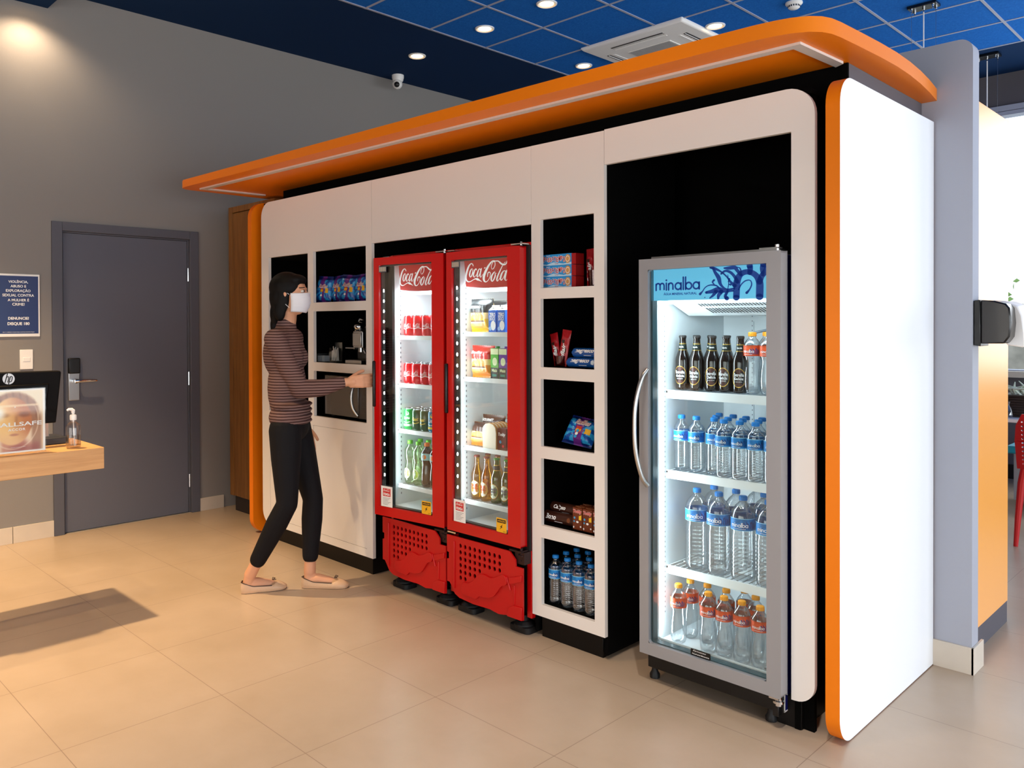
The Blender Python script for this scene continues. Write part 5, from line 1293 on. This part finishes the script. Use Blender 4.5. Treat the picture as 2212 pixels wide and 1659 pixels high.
# poster in acrylic stand: a softly blurred portrait with a face shield
o = thing('poster_stand', 'acrylic stand with a warm portrait poster lettered in white, on the desk', 'poster', (-4.20, 1.11, .8405))
s = MB(); y0, y1, z0, z1 = .975, 1.222, .850, 1.145; NXp, NYp = 90, 108
xp = -4.190
vs = [(xp, y0+(y1-y0)*i/NXp, z0+(z1-z0)*j/NYp) for j in range(NYp+1) for i in range(NXp+1)]
fs = [(j*(NXp+1)+i, j*(NXp+1)+i+1, (j+1)*(NXp+1)+i+1, (j+1)*(NXp+1)+i) for j in range(NYp) for i in range(NXp)]
s.add(vs, fs, 0)
def sm(x, a, b_): t_ = max(0, min(1, (x-a)/(b_-a))); return t_*t_*(3-2*t_)
def mixc(a, b_, t_): return tuple(p_+(q_-p_)*t_ for p_, q_ in zip(a, b_))
def portrait(u, v):
    c0 = mixc((.99, .93, .82), (.96, .84, .70), sm(v, .9, .2))
    hair = 1-sm(math.hypot((u-.45)/.47, (v-.62)/.36), .86, 1.02)
    side = (1-sm(abs(abs(u-.45)-.40), .05, .12))*(1-sm(v, .50, .70))*.8
    c0 = mixc(c0, (.62, .40, .27), max(hair*.9, side))
    c0 = mixc(c0, (.45, .26, .17), hair*sm(math.sin(u*55+v*9), .2, 1)*.35)
    nk = (1-sm(abs(u-.45), .16, .26))*(1-sm(v, .16, .30)); c0 = mixc(c0, (.78, .47, .35), nk*.8)
    gm = (1-sm(v, .06, .22))*sm(u, .30, .50)*(1-sm(u, .85, .95)); c0 = mixc(c0, (.60, .22, .18), gm*.7)
    fc = 1-sm(math.hypot((u-.43)/.345, (v-.50)/.385), .93, 1.03)
    skin = mixc((.99, .80, .52), (.78, .47, .27), sm(u+.25*(v-.5), .28, .72))
    skin = mixc(skin, (.93, .72, .50), (1-sm(v, .15, .38))*.6)
    skin = mixc(skin, (.55, .33, .24), (1-sm(math.hypot((u-.64)/.14, (v-.60)/.06), .3, 1.1))*.75)
    skin = mixc(skin, (.60, .36, .22), (1-sm(math.hypot((u-.30)/.12, (v-.60)/.05), .3, 1.1))*.45)
    skin = mixc(skin, (.66, .34, .26), (1-sm(math.hypot((u-.46)/.10, (v-.285)/.025), .4, 1.1))*.6)
    skin = mixc(skin, (.62, .38, .20), (1-sm(abs(u-.50-.04*(v-.5)), .0, .05))*(1-sm(abs(v-.50), .05, .13))*.4)
    c0 = mixc(c0, skin, fc)
    c0 = mixc(c0, (1, .98, .93), (1-sm(math.hypot((u-.20)/.14, (v-.63)/.15), .2, 1.15)))
    c0 = mixc(c0, (1, .90, .74), (1-sm(abs(v-.745), .010, .022))*(1-sm(abs(u-.45), .42, .46))*.7)
    c0 = mixc(c0, (.98, .88, .76), (1-sm(abs(math.hypot((u-.45)/.43, (v-.50)/.44)-1), .01, .04))*.5*(1-sm(v, .72, .78)))
    ed = max(sm(u, .955, .965), sm(v, .970, .978), 1-sm(v, .022, .030)); c0 = mixc(c0, (.99, .98, .96), ed)
    return c0
pm = lambda a, b_: Vector((xp+.0006, a, b_))
text_fit(s, '#ALLSAFE', pm, .205, .021, mi=1, cx=1.105, cy=.982, bold=.02); text_fit(s, 'ACCOR', pm, .073, .012, mi=1, cx=1.10, cy=.958, bold=.02, sp=1.2)
text_fit(s, 'JUNTOS CONTRA O VÍRUS', pm, .062, .004, mi=1, cx=1.105, cy=.875)
disc(s, 1.093, 1.063, .004, pm, 1, 3)
pmat = mat('portrait_print', 'ffffff', .45); ca = pmat.node_tree.nodes.new('ShaderNodeAttribute'); ca.attribute_name = 'print'
pmat.node_tree.links.new(ca.outputs['Color'], pmat.node_tree.nodes['Principled BSDF'].inputs['Base Color'])
po = s.build('poster', [pmat, M['whiteink']], o, smooth=False, fix=False)
at_ = po.data.color_attributes.new('print', 'FLOAT_COLOR', 'POINT')
for k in range((NXp+1)*(NYp+1)):
    i, j = k % (NXp+1), k//(NXp+1); at_.data[k].color = lin(portrait(i/NXp, j/NYp))
s = MB(); s.box(xp+.002, xp+.0045, .965, 1.226, .8445, 1.150); s.box(xp-.0045, xp-.002, .965, 1.226, .8445, 1.150); s.box(-4.225, -4.150, .965, 1.242, .8405, .8445); s.build('acrylic_stand', 'acrylic', o, bev=.0008)
# hand gel
o = thing('hand_gel_bottle', 'clear pump bottle half full of hand gel near the desk corner', 'bottle', (-4.215, 1.357, .8405))
s = MB(); s.lathe([(.030, 0), (.033, .003), (.0345, .010), (.0345, .100), (.032, .112), (.022, .124), (.013, .130), (.012, .140), (0, .140)], (0, 0, 0), 28); s.build('bottle_body', clear('gel_bottle_plastic', (.92, .92, .92, 1), .12, .04), o, L0, ang=50)
s = MB(); s.lathe([(0, .004), (.031, .004), (.0325, .010), (.0325, .062), (0, .062)], (0, 0, 0), 28); s.build('gel', clear('gel_fill', (.80, .76, .72, 1), .05, .02), o, L0)
s = MB(); s.lathe([(.0145, .138), (.0155, .142), (.0155, .160), (.013, .164), (.006, .166), (.006, .176), (0, .176)], (0, 0, 0), 20); s.tube([(0, 0, .172), (0, 0, .184), (0, -.006, .190), (0, -.020, .192), (0, -.028, .186)], [.008, .009, .008, .006, .005], 10); s.build('pump', 'whitepl', o, L0)
s = MB(); s.tube([(0, 0, .14), (.006, .004, .01)], .0025, 6); s.build('dip_tube', 'whitepl', o, L0)

# ================================================================== paper towel dispenser
o = thing('paper_dispenser', 'smoked black and white paper towel dispenser on the partition end', 'dispenser', (-.949, 3.815, 1.44))
s = MB(); s.prism([(-.947, 1.350), (-.947, 1.532), (-.925, 1.535), (-.922, 1.345)], lambda a, b_, y: (a, y, b_), 3.778, 3.90); s.build('back_plate', 'blackpl', o, bev=.003)
s = MB(); s.prism([(-.922, 1.356), (-.922, 1.534), (-.875, 1.530), (-.835, 1.518), (-.822, 1.500), (-.817, 1.44), (-.822, 1.385), (-.840, 1.358)], lambda a, b_, y: (a, y, b_), 3.779, 4.03); s.build('smoked_cover', mat('smoked_cover', '17120f', .25, spec=.45, coat=.15), o, bev=.006)
s = MB(); s.prism([(-.85, 1.350), (-.90, 1.534), (-.860, 1.530), (-.812, 1.510), (-.796, 1.470), (-.788, 1.40), (-.785, 1.345), (-.797, 1.342)], lambda a, b_, y: (a, y, b_), 3.86, 4.06); s.build('front_shell', 'whitepl', o, bev=.006)

# ================================================================== lounge beyond, seen past the partition
RD = mat('red_chair_plastic', 'c3161c', .35)
o = thing('red_dining_chair', 'red plastic chair with a perforated back at the right edge of the photo', 'chair', (-1.05, 6.35, 0))
s = MB(); bk = []
def cb(u, v): return Vector((-1.30+.46*u, 6.14 - .05*v + .05*math.sin(PI*u)*-1, .50+.36*v))
outl = [(.02, .0), (.0, .5), (.02, .78), (.10, .99), (.5, 1.02), (.90, .99), (.98, .78), (1, .5), (.98, 0)]
hol = [[(.10+.062*i+.014*math.cos(q*PI/3), .10+.075*j+.016*math.sin(q*PI/3)) for q in range(6)] for i in range(14) for j in range(11)]
v_, f_ = curve_polys([outl]+hol, .008)
s.add([cb(x, y)+Vector((0, z, 0)) for x, y, z in v_], f_); s.build('backrest', RD, o)
s = MB(); s.prism(rr(-1.28, -.86, 6.16, 6.58, .05), lambda a, b_, z: (a, b_, z), .45, .47); s.build('seat', RD, o, bev=.006)
for (x, y, dx, dy) in ((-1.275, 6.17, -.02, -.05), (-.865, 6.17, .02, -.05), (-1.26, 6.56, -.02, .03), (-.88, 6.56, .02, .03)):
    s = MB(); s.tube([(x+.02*(1 if x < -1 else -1), y, .53 if y < 6.3 else .46), (x, y, .40), (x+dx*.6, y+dy*.6, .18), (x+dx, y+dy, 0)], [.020, .022, .018, .013], 10); s.build('leg', RD, o)
s = MB(); s.tube([(-1.27, 6.17, .44), (-1.18, 6.20, .405), (-.96, 6.20, .405), (-.87, 6.17, .44)], .016, 8); s.build('brace', RD, o)
o = thing('teal_bench', 'teal bench seat beyond the red chair', 'bench', (-1.2, 7.6, 0))
s = MB(); s.box(-1.62, .4, 7.35, 7.85, .42, .48); s.build('seat', mat('teal_vinyl', '128aa0', .4), o, bev=.01)
s = MB(); s.box(-1.58, .36, 7.40, 7.80, .06, .42); s.build('base', mat('grey_bench_base', '8f8f96', .5), o)
o = thing('white_table', 'white table top with a dark basket on it, by the far window', 'table', (-1.2, 7.0, 0))
s = MB(); s.box(-1.58, -.5, 6.75, 7.25, .725, .75); s.build('table_top', 'whitepl', o, bev=.004)
s = MB(); s.lathe([(.20, 0), (.20, .012), (.03, .03), (.03, .725)], (-1.05, 7.0, 0), 20); s.build('pedestal', 'darkpl', o)
o = thing('wicker_basket', 'dark brown wicker basket on the white table', 'basket', (-1.45, 7.02, .7505))
s = MB()
for k in range(9): s.prism(rr(-.10-.001*(k % 2), .16, -.12, .12, .03, 3), lambda a, b_, z: (a, b_, z), .018*k, .018*k+.015)
s.build('basket_body', mat('dark_wicker', '2a1c14', .6, bump=(200, .6)), o, L0)
s = MB()
for k in range(26):
    a = random.uniform(-.08, .14); b_ = random.uniform(-.1, .1); s.tube([(a, b_, .15), (a+random.uniform(-.05, .05), b_, .20), (a+random.uniform(-.12, .12), b_+random.uniform(-.05, .05), .17+random.uniform(0, .08))], [.006, .010, .003], 6)
tag(s.build('foliage', mat('pale_foliage', 'cfd8c4', .6), o, L0), 'pale dried leaves', kind='stuff')
o = thing('glass_vase', 'small clear vase on the white table, left of the basket', 'vase', (-1.50, 6.84, .7505))
s = MB(); s.lathe([(.025, 0), (.036, .02), (.030, .06), (.014, .09), (.020, .115)], (0, 0, 0), 18, cap=False); s.build('vase_body', clear('grey_vase_glass', (.75, .78, .85, 1), .25, .03), o, L0)
# outside
s = MB(); s.box(-14, 12, 11, 30, -.6, -.5); struct('ground_outside', s, mat('pale_paving', 'b8b4ac', .9), 'pale paving outside the window')
o = tag(MB().box(-12, 10, 17.0, 17.6, -.55, 1.22).build('stone_wall', mat('grey_rubble_stone', '7d7a73', .9, noise=(3.5, .35), bump=(5, 1.0))), 'grey rubble stone retaining wall outside the window', 'wall')
s = MB()
for k in range(1400):
    x = random.uniform(-6, 3); z = 1.40+abs(random.gauss(0, .26)); y = 17.3+random.gauss(0, .35); q = random.uniform(.06, .14); a = random.uniform(0, PI); b_ = random.uniform(-1, 1)
    s.add([(x-q*math.cos(a), y-q*math.sin(a), z), (x, y, z-q*.5), (x+q*math.cos(a), y+q*math.sin(a), z+q*b_*.4), (x, y+q*.3, z+q*.6)], [(0, 1, 2, 3)])
tag(s.build('hedge', mat('green_leaves', '5f7d3c', .7), fix=False, smooth=False), 'green shrubs growing over the stone wall outside', 'shrub', kind='stuff')
o = thing('neighbour_building', 'pale house beyond the shrubs, seen through the window', 'building', (-3, 26, -.5))
s = MB(); s.box(-6, 6, 26, 30, -.5, 5.2); s.build('wall', mat('pale_render', 'e9e6e2', .9), o)
for x in (-3.6, -1.8, .4): s = MB(); s.box(x, x+.7, 25.96, 26.0, 3.0, 4.2); s.build('window', mat('far_window_glass', '9aa2aa', .3), o)

# ================================================================== the person
SKIN = mat('skin', 'd29a78', .5, spec=.4); 
KNIT = mat('brown_striped_knit', '5a4440', .85, spec=.1)
nt = KNIT.node_tree; bs = nt.nodes['Principled BSDF']
tc = nt.nodes.new('ShaderNodeTexCoord'); wv = nt.nodes.new('ShaderNodeTexWave'); wv.wave_type = 'BANDS'; wv.bands_direction = 'Z'; wv.inputs['Scale'].default_value = 21; wv.inputs['Distortion'].default_value = .6; wv.inputs['Detail'].default_value = 1
rp = nt.nodes.new('ShaderNodeValToRGB'); rp.color_ramp.elements[0].position = .45; rp.color_ramp.elements[1].position = .6; rp.color_ramp.elements[0].color = lin('4a3431'); rp.color_ramp.elements[1].color = lin('806560')
nt.links.new(tc.outputs['Object'], wv.inputs['Vector']); nt.links.new(wv.outputs['Fac'], rp.inputs['Fac']); nt.links.new(rp.outputs['Color'], bs.inputs['Base Color'])
def taper(mb, pts, n=14):
    """chain of spheres joined by tapered tubes; pts = (x,y,z,r)"""
    for i, p in enumerate(pts):
        mb.ball(p[:3], p[3], n)
        if i:
            q = pts[i-1]; a, b_ = Vector(q[:3]), Vector(p[:3])
            if (a-b_).length > 1e-4: mb.tube([a, b_], [q[3], p[3]], n)
def blob(mb, name, m, parent, vox=.006, sm=4, base=None):
    o = mb.build(name, m, parent, org=base, fix=True)
    r_ = o.modifiers.new('remesh', 'REMESH'); r_.mode = 'VOXEL'; r_.voxel_size = vox; r_.use_smooth_shade = True
    s_ = o.modifiers.new('smooth', 'SMOOTH'); s_.iterations = sm; s_.factor = .5
    return o
PX = (-3.88, 2.34, 0)
person = thing('person', 'person in brown knit sweater and white face mask reaching for the left red cooler', 'person', PX)
D = Vector((.75, .66, 0)).normalized(); S = Vector((D.y, -D.x, 0)); U = Vector((0, 0, 1))   # forward, right-hand side
def at(base, f=0, s=0, u=0): v = Vector(base) + D*f + S*s + U*u; return (v.x, v.y, v.z)
pel = Vector((-3.842, 2.35, .90)); che = Vector((-3.915, 2.36, 1.28)); nek = Vector((-3.925, 2.375, 1.42)); hed = Vector((-3.900, 2.385, 1.605))
rsh = at((-3.912, 2.36, 1.365), 0, .165); lsh = at((-3.912, 2.36, 1.365), 0, -.165)
rel = (-3.735, 2.345, 1.098); rwr = (-3.612, 2.565, 1.130)
lel = at(lsh, -.03, -.04, -.27); lwr = at(lel, .08, .0, -.23)
rhip = at(pel, 0, .085, -.02); lhip = at(pel, 0, -.085, -.02)
rkn = (-3.745, 2.27, .495); ran = (-3.952, 2.165, .095)
lkn = (-3.815, 2.475, .480); lan = (-3.805, 2.445, .085)
def ell(mb, c0, rf, rs_, ru, n=18):
    """ellipsoid aligned with the body axes"""
    tmp = MB(); tmp.ball((0, 0, 0), (1, 1, 1), n)
    mb.add([Vector(c0) + D*(v[0]*rf) + S*(v[1]*rs_) + U*(v[2]*ru) for v in tmp.v], tmp.f)
# body: head, neck, torso core, arms with hands, legs
b = MB()
ell(b, hed + U*.028, .092, .074, .092, 24); ell(b, hed + D*.018 - U*.035, .072, .062, .078, 22); ell(b, hed + D*.045 - U*.078, .034, .034, .030)
ell(b, hed + D*.094 + U*.002, .014, .011, .020); ell(b, hed + D*.084 + U*.034, .014, .040, .010)
for q in (-1, 1):
    ell(b, hed + S*(.073*q) - D*.004 + U*.0, .015, .009, .028); ell(b, hed + D*.056 + S*(.040*q) - U*.012, .024, .020, .024)
taper(b, [(nek.x, nek.y, nek.z-.02, .052), at(nek, .012, 0, .06) + (.050,), at(hed, -.01, 0, -.07) + (.052,)])
ell(b, che, .085, .14, .15); ell(b, (pel+che)/2, .075, .115, .20); ell(b, pel, .09, .145, .11)
for sh, el, wr in ((rsh, rel, rwr), (lsh, lel, lwr)):
    taper(b, [tuple(che + U*.06) + (.07,), sh + (.042,), el + (.034,), tuple(Vector(el).lerp(Vector(wr), .35)) + (.034,), wr + (.0235,)])
for hp, kn, an in ((rhip, rkn, ran), (lhip, lkn, lan)):
    taper(b, [hp + (.075,), kn + (.046,), tuple(Vector(kn).lerp(Vector(an), .3)) + (.047,), tuple(Vector(kn).lerp(Vector(an), .85)) + (.031,), an + (.033,)])
def hand(mb, wr, fd, side, upv, curl, thumb):
    """palm then five fingers; fd = pointing direction, side = towards the little finger"""
    W = Vector(wr); fd = Vector(fd).normalized(); side = Vector(side).normalized(); dn = Vector(upv).normalized()
    taper(mb, [tuple(W) + (.023,), tuple(W+fd*.03) + (.024,)], 10)
    for k in (-1.5, -.5, .5, 1.5): taper(mb, [tuple(W+fd*.02+side*.012*k) + (.015,), tuple(W+fd*.082+side*.0175*k) + (.0125,)], 10)
    for k, ln in zip((-1.5, -.5, .5, 1.5), (.066, .074, .069, .054)):
        p = W+fd*.085+side*.0185*k; d_ = fd + side*.05*k; pts = [tuple(p) + (.0095,)]
        for seg, fr in enumerate((.42, .32, .26)):
            d_ = (d_ + dn*curl).normalized(); p = p + d_*ln*fr; pts.append(tuple(p) + (.009-.0008*seg,))
        taper(mb, pts, 8)
    p = W+fd*.025-side*.022; d_ = (fd*.6 - side*.7 + dn*thumb).normalized(); pts = [tuple(p) + (.013,)]
    for ln in (.034, .030, .022): p = p + d_*ln; d_ = (d_ + fd*.45 + dn*.1).normalized(); pts.append(tuple(p) + (.0098,))
    taper(mb, pts, 8)
grip = Vector((-3.536, 2.672, 1.135)); fdir = (grip - Vector(rwr)).normalized()
hand(b, rwr, fdir + Vector((0, 0, .02)), (0.12, 0, -1), Vector((-.35, .55, 0)), .42, .9)
hand(b, lwr, (D*.25 - U).normalized(), -D, S*.6, .22, .4)
# feet inside the shoes
FT = []
for an, hl, to in ((ran, (-3.978, 2.120), (-3.885, 2.352)), (lan, (-3.832, 2.412), (-3.648, 2.600))):
    h_ = Vector((hl[0], hl[1], 0)); t_ = Vector((to[0], to[1], 0)); fd = (t_-h_).normalized(); sd = Vector((fd.y, -fd.x, 0)); Ln = (t_-h_).length; FT.append((h_, t_, fd, sd, Ln))
    taper(b, [an + (.030,), tuple(h_+fd*.04+U*.040) + (.030,), tuple(h_+fd*.09+U*.044) + (.031,), tuple(h_+fd*.155+U*.030) + (.026,), tuple(h_+fd*.20+U*.022) + (.018,)], 12)
body = blob(b, 'body', SKIN, person, .0042, 4)
# eyes, brows
e = MB()
for q in (-1, 1):
    c0 = hed + D*.083 + S*(.030*q) + U*.020; ell(e, c0, .011, .013, .008, 12)
e.build('eyes', mat('eye_white', 'e6e0d8', .25), person)
e = MB()
for q in (-1, 1):
    c0 = hed + D*.0925 + S*(.030*q) + U*.020; ell(e, c0, .003, .006, .006, 12)
    br = [hed + D*(.094-.05*abs(k)**2) + S*(.030*q+.022*k) + U*(.040-.003*abs(k)) for k in (-1, -.5, 0, .5, 1)]; e.tube([tuple(v) for v in br], .0028, 6)
    ls = [hed + D*(.0935-.03*abs(k)**2) + S*(.030*q+.014*k) + U*(.0275-.002*abs(k)) for k in (-1, 0, 1)]; e.tube([tuple(v) for v in ls], .0016, 6)
e.build('eyebrows', mat('dark_brown_hair', '1a1210', .6), person)
# hair
h_ = MB(); ell(h_, hed + U*.042 - D*.014, .098, .086, .088, 24); ell(h_, hed - D*.045 - U*.01, .064, .080, .105, 22); ell(h_, hed - D*.070 - U*.10, .036, .058, .08); ell(h_, hed - D*.080 - U*.165, .026, .040, .06)
ell(h_, hed + D*.035 + U*.082, .062, .064, .034)
for q in (-1, 1): ell(h_, hed + S*.064*q - D*.020 - U*.02, .040, .020, .085); ell(h_, hed + S*.060*q - D*.035 - U*.085, .034, .022, .06)
blob(h_, 'hair', mat('black_hair', '080606', .6, spec=.2), person, .005, 3)
# face mask: shell over nose, mouth and chin with ear loops
mk = MB(); n1, n2 = 20, 12; vs = []
for j in range(n2+1):
    for i in range(n1+1):
        th = R(-78+156*i/n1); v = j/n2; z = -.092 + .100*v
        rad = 1.0
        rf = .114 + .010*math.sin(PI*min(1, v*1.15)) - .006*(1-v); rs_ = .077 - .020*(1-v)**1.6; rf -= .016*(1-v)**2
        pl = .0016*math.sin(v*PI*9)
        vs.append(hed + D*((rf+pl)*math.cos(th)**.85 if math.cos(th) > 0 else 0) + S*((rs_+pl)*math.sin(th)) + U*(z + .012*(1-abs(math.sin(th)))*(v-.5)))
mk.add(vs, [(j*(n1+1)+i, j*(n1+1)+i+1, (j+1)*(n1+1)+i+1, (j+1)*(n1+1)+i) for j in range(n2) for i in range(n1)])
mo = mk.build('face_mask', mat('white_mask_cloth', 'dfe2ea', .8), person, fix=True, ang=70)
sd_ = mo.modifiers.new('thick', 'SOLIDIFY'); sd_.thickness = .002; sd_.offset = 1
mk = MB()
for q in (-1, 1): mk.tube([tuple(hed + S*.073*q + D*.022 + U*z) if k in (0, 4) else tuple(hed + S*.080*q - D*(.012 if k != 2 else .020) + U*z) for k, z in enumerate((.002, .022, -.012, -.038, -.07))], .0013, 6)
mk.build('ear_loop', mat('white_elastic', 'e8e8ea', .7), person)
# sweater
s = MB(); ell(s, che + U*.005, .108, .165, .155, 24); ell(s, (pel+che)/2 + U*.01, .100, .145, .21, 24); ell(s, pel + U*.045, .108, .160, .085, 24); ell(s, che + U*.085, .075, .13, .055)
ell(s, che + D*.045 + S*.05 - U*.02, .075, .065, .075); ell(s, che + D*.045 - S*.05 - U*.02, .075, .065, .075)
taper(s, [tuple(nek - U*.03) + (.066,), at(nek, 0, 0, .03) + (.058,)])
for sh, el, wr in ((rsh, rel, rwr), (lsh, lel, lwr)):
    e2 = tuple(Vector(el).lerp(Vector(wr), .86))
    taper(s, [at(che, 0, 0, .075) + (.072,), sh + (.058,), tuple(Vector(sh).lerp(Vector(el), .5) - U*.004) + (.054,), el + (.052,), tuple(Vector(el).lerp(Vector(wr), .45) - U*.010) + (.047,), e2 + (.034,)], 16)
for k in range(4):   # knit folds at the waist
    ell(s, pel + U*(.02+.03*k) + D*.01, .107+.0015*(k % 2), .158+.0015*(k % 2), .022)
blob(s, 'sweater', KNIT, person, .006, 3)
# trousers
s = MB(); ell(s, pel - U*.005, .100, .155, .10, 22)
for hp, kn, an in ((rhip, rkn, ran), (lhip, lkn, lan)):
    a1 = tuple(Vector(kn).lerp(Vector(an), .78))
    taper(s, [hp + (.088,), tuple(Vector(hp).lerp(Vector(kn), .4)) + (.079,), kn + (.056,), tuple(Vector(kn).lerp(Vector(an), .28)) + (.058,), a1 + (.044,)], 16)
blob(s, 'trousers', mat('black_trousers', '121114', .75, spec=.2), person, .006, 3)
# flat shoes
SH = mat('beige_snakeskin', 'cda988', .35, spec=.5, bump=(160, .6)); LI = mat('dark_shoe_trim', '3a2a22', .5)
for h0, t0, fd, sd, Ln in FT:
    def foot(u, v, z): return h0 + fd*(Ln*u) + sd*v + U*z
    n = 26; prof = [(0, .020), (.06, .031), (.2, .034), (.4, .036), (.62, .044), (.78, .046), (.9, .038), (.97, .022), (1.0, 0)]
    def wid(u):
        for (a, b1), (c1, d1) in zip(prof, prof[1:]):
            if u <= c1: return b1 + (d1-b1)*(u-a)/(c1-a)
        return 0
    us = [0] + [i/n for i in range(1, n)] + [1.0]
    ring = [(u, wid(u)) for u in us] + [(u, -wid(u)) for u in us[::-1][1:-1]]
    s = MB(); m_ = len(ring); vs = []
    def top(u): return (.062-.10*u if u < .25 else .037 - .004*math.sin((u-.25)*4)) if u < .66 else .040-.020*(u-.66)/.34
    for lv, (zf, wf_) in enumerate(((0, .90), (.006, .98), (.5, 1.0), (1.0, .90))):
        for u, v in ring:
            z = zf if lv < 2 else top(u)*zf
            vs.append(foot(.012+u*.976 if wf_ < 1 else u, v*wf_, z))
    fs = [list(range(m_))[::-1]]
    for lv in range(3):
        for i in range(m_): fs.append((lv*m_+i, lv*m_+(i+1) % m_, (lv+1)*m_+(i+1) % m_, (lv+1)*m_+i))
    k0 = len(vs)   # vamp over the toes: close the front third
    for i in range(m_):
        pass
    fr = [i for i, (u, v) in enumerate(ring) if u >= .64]
    cen = len(vs); vs.append(foot(.82, 0, .046))
    for a, b1 in zip(fr, fr[1:]): fs.append((3*m_+a, 3*m_+b1, cen))
    mid = len(vs); vs.append(foot(.66, 0, .050)); fs.append((3*m_+fr[-1], cen, mid)); fs.append((3*m_+fr[0], mid, cen))
    s.add(vs, fs); so = s.build('shoe', SH, person, fix=True, ang=60)
    s = MB(); s.prism([(foot(.012+u*.976, v*.93, 0).x, foot(.012+u*.976, v*.93, 0).y) for u, v in ring], lambda a, b_, z: (a, b_, z), .0, .004); 
    rim = [foot(.012+u*.976, v*.90, top(u)) for u, v in ring if u <= .64]; 
    r1 = [foot(.012+u*.976, v*.90, top(u)) for u, v in ring[:n+1] if u <= .66]; r2 = [foot(.012+u*.976, v*.90, top(u)) for u, v in ring[n+1:] if u <= .66]
    s.tube([tuple(v) for v in r1[::-1]] + [tuple(v) for v in r2[::-1]], .0022, 6)
    for q in (-1, 1): s.tube([tuple(foot(.68, 0, .052)), tuple(foot(.70, .016*q, .060)), tuple(foot(.75, .014*q, .056)), tuple(foot(.69, 0, .053))], .0020, 6)
    s.build('shoe_trim', LI, so, org=PX)
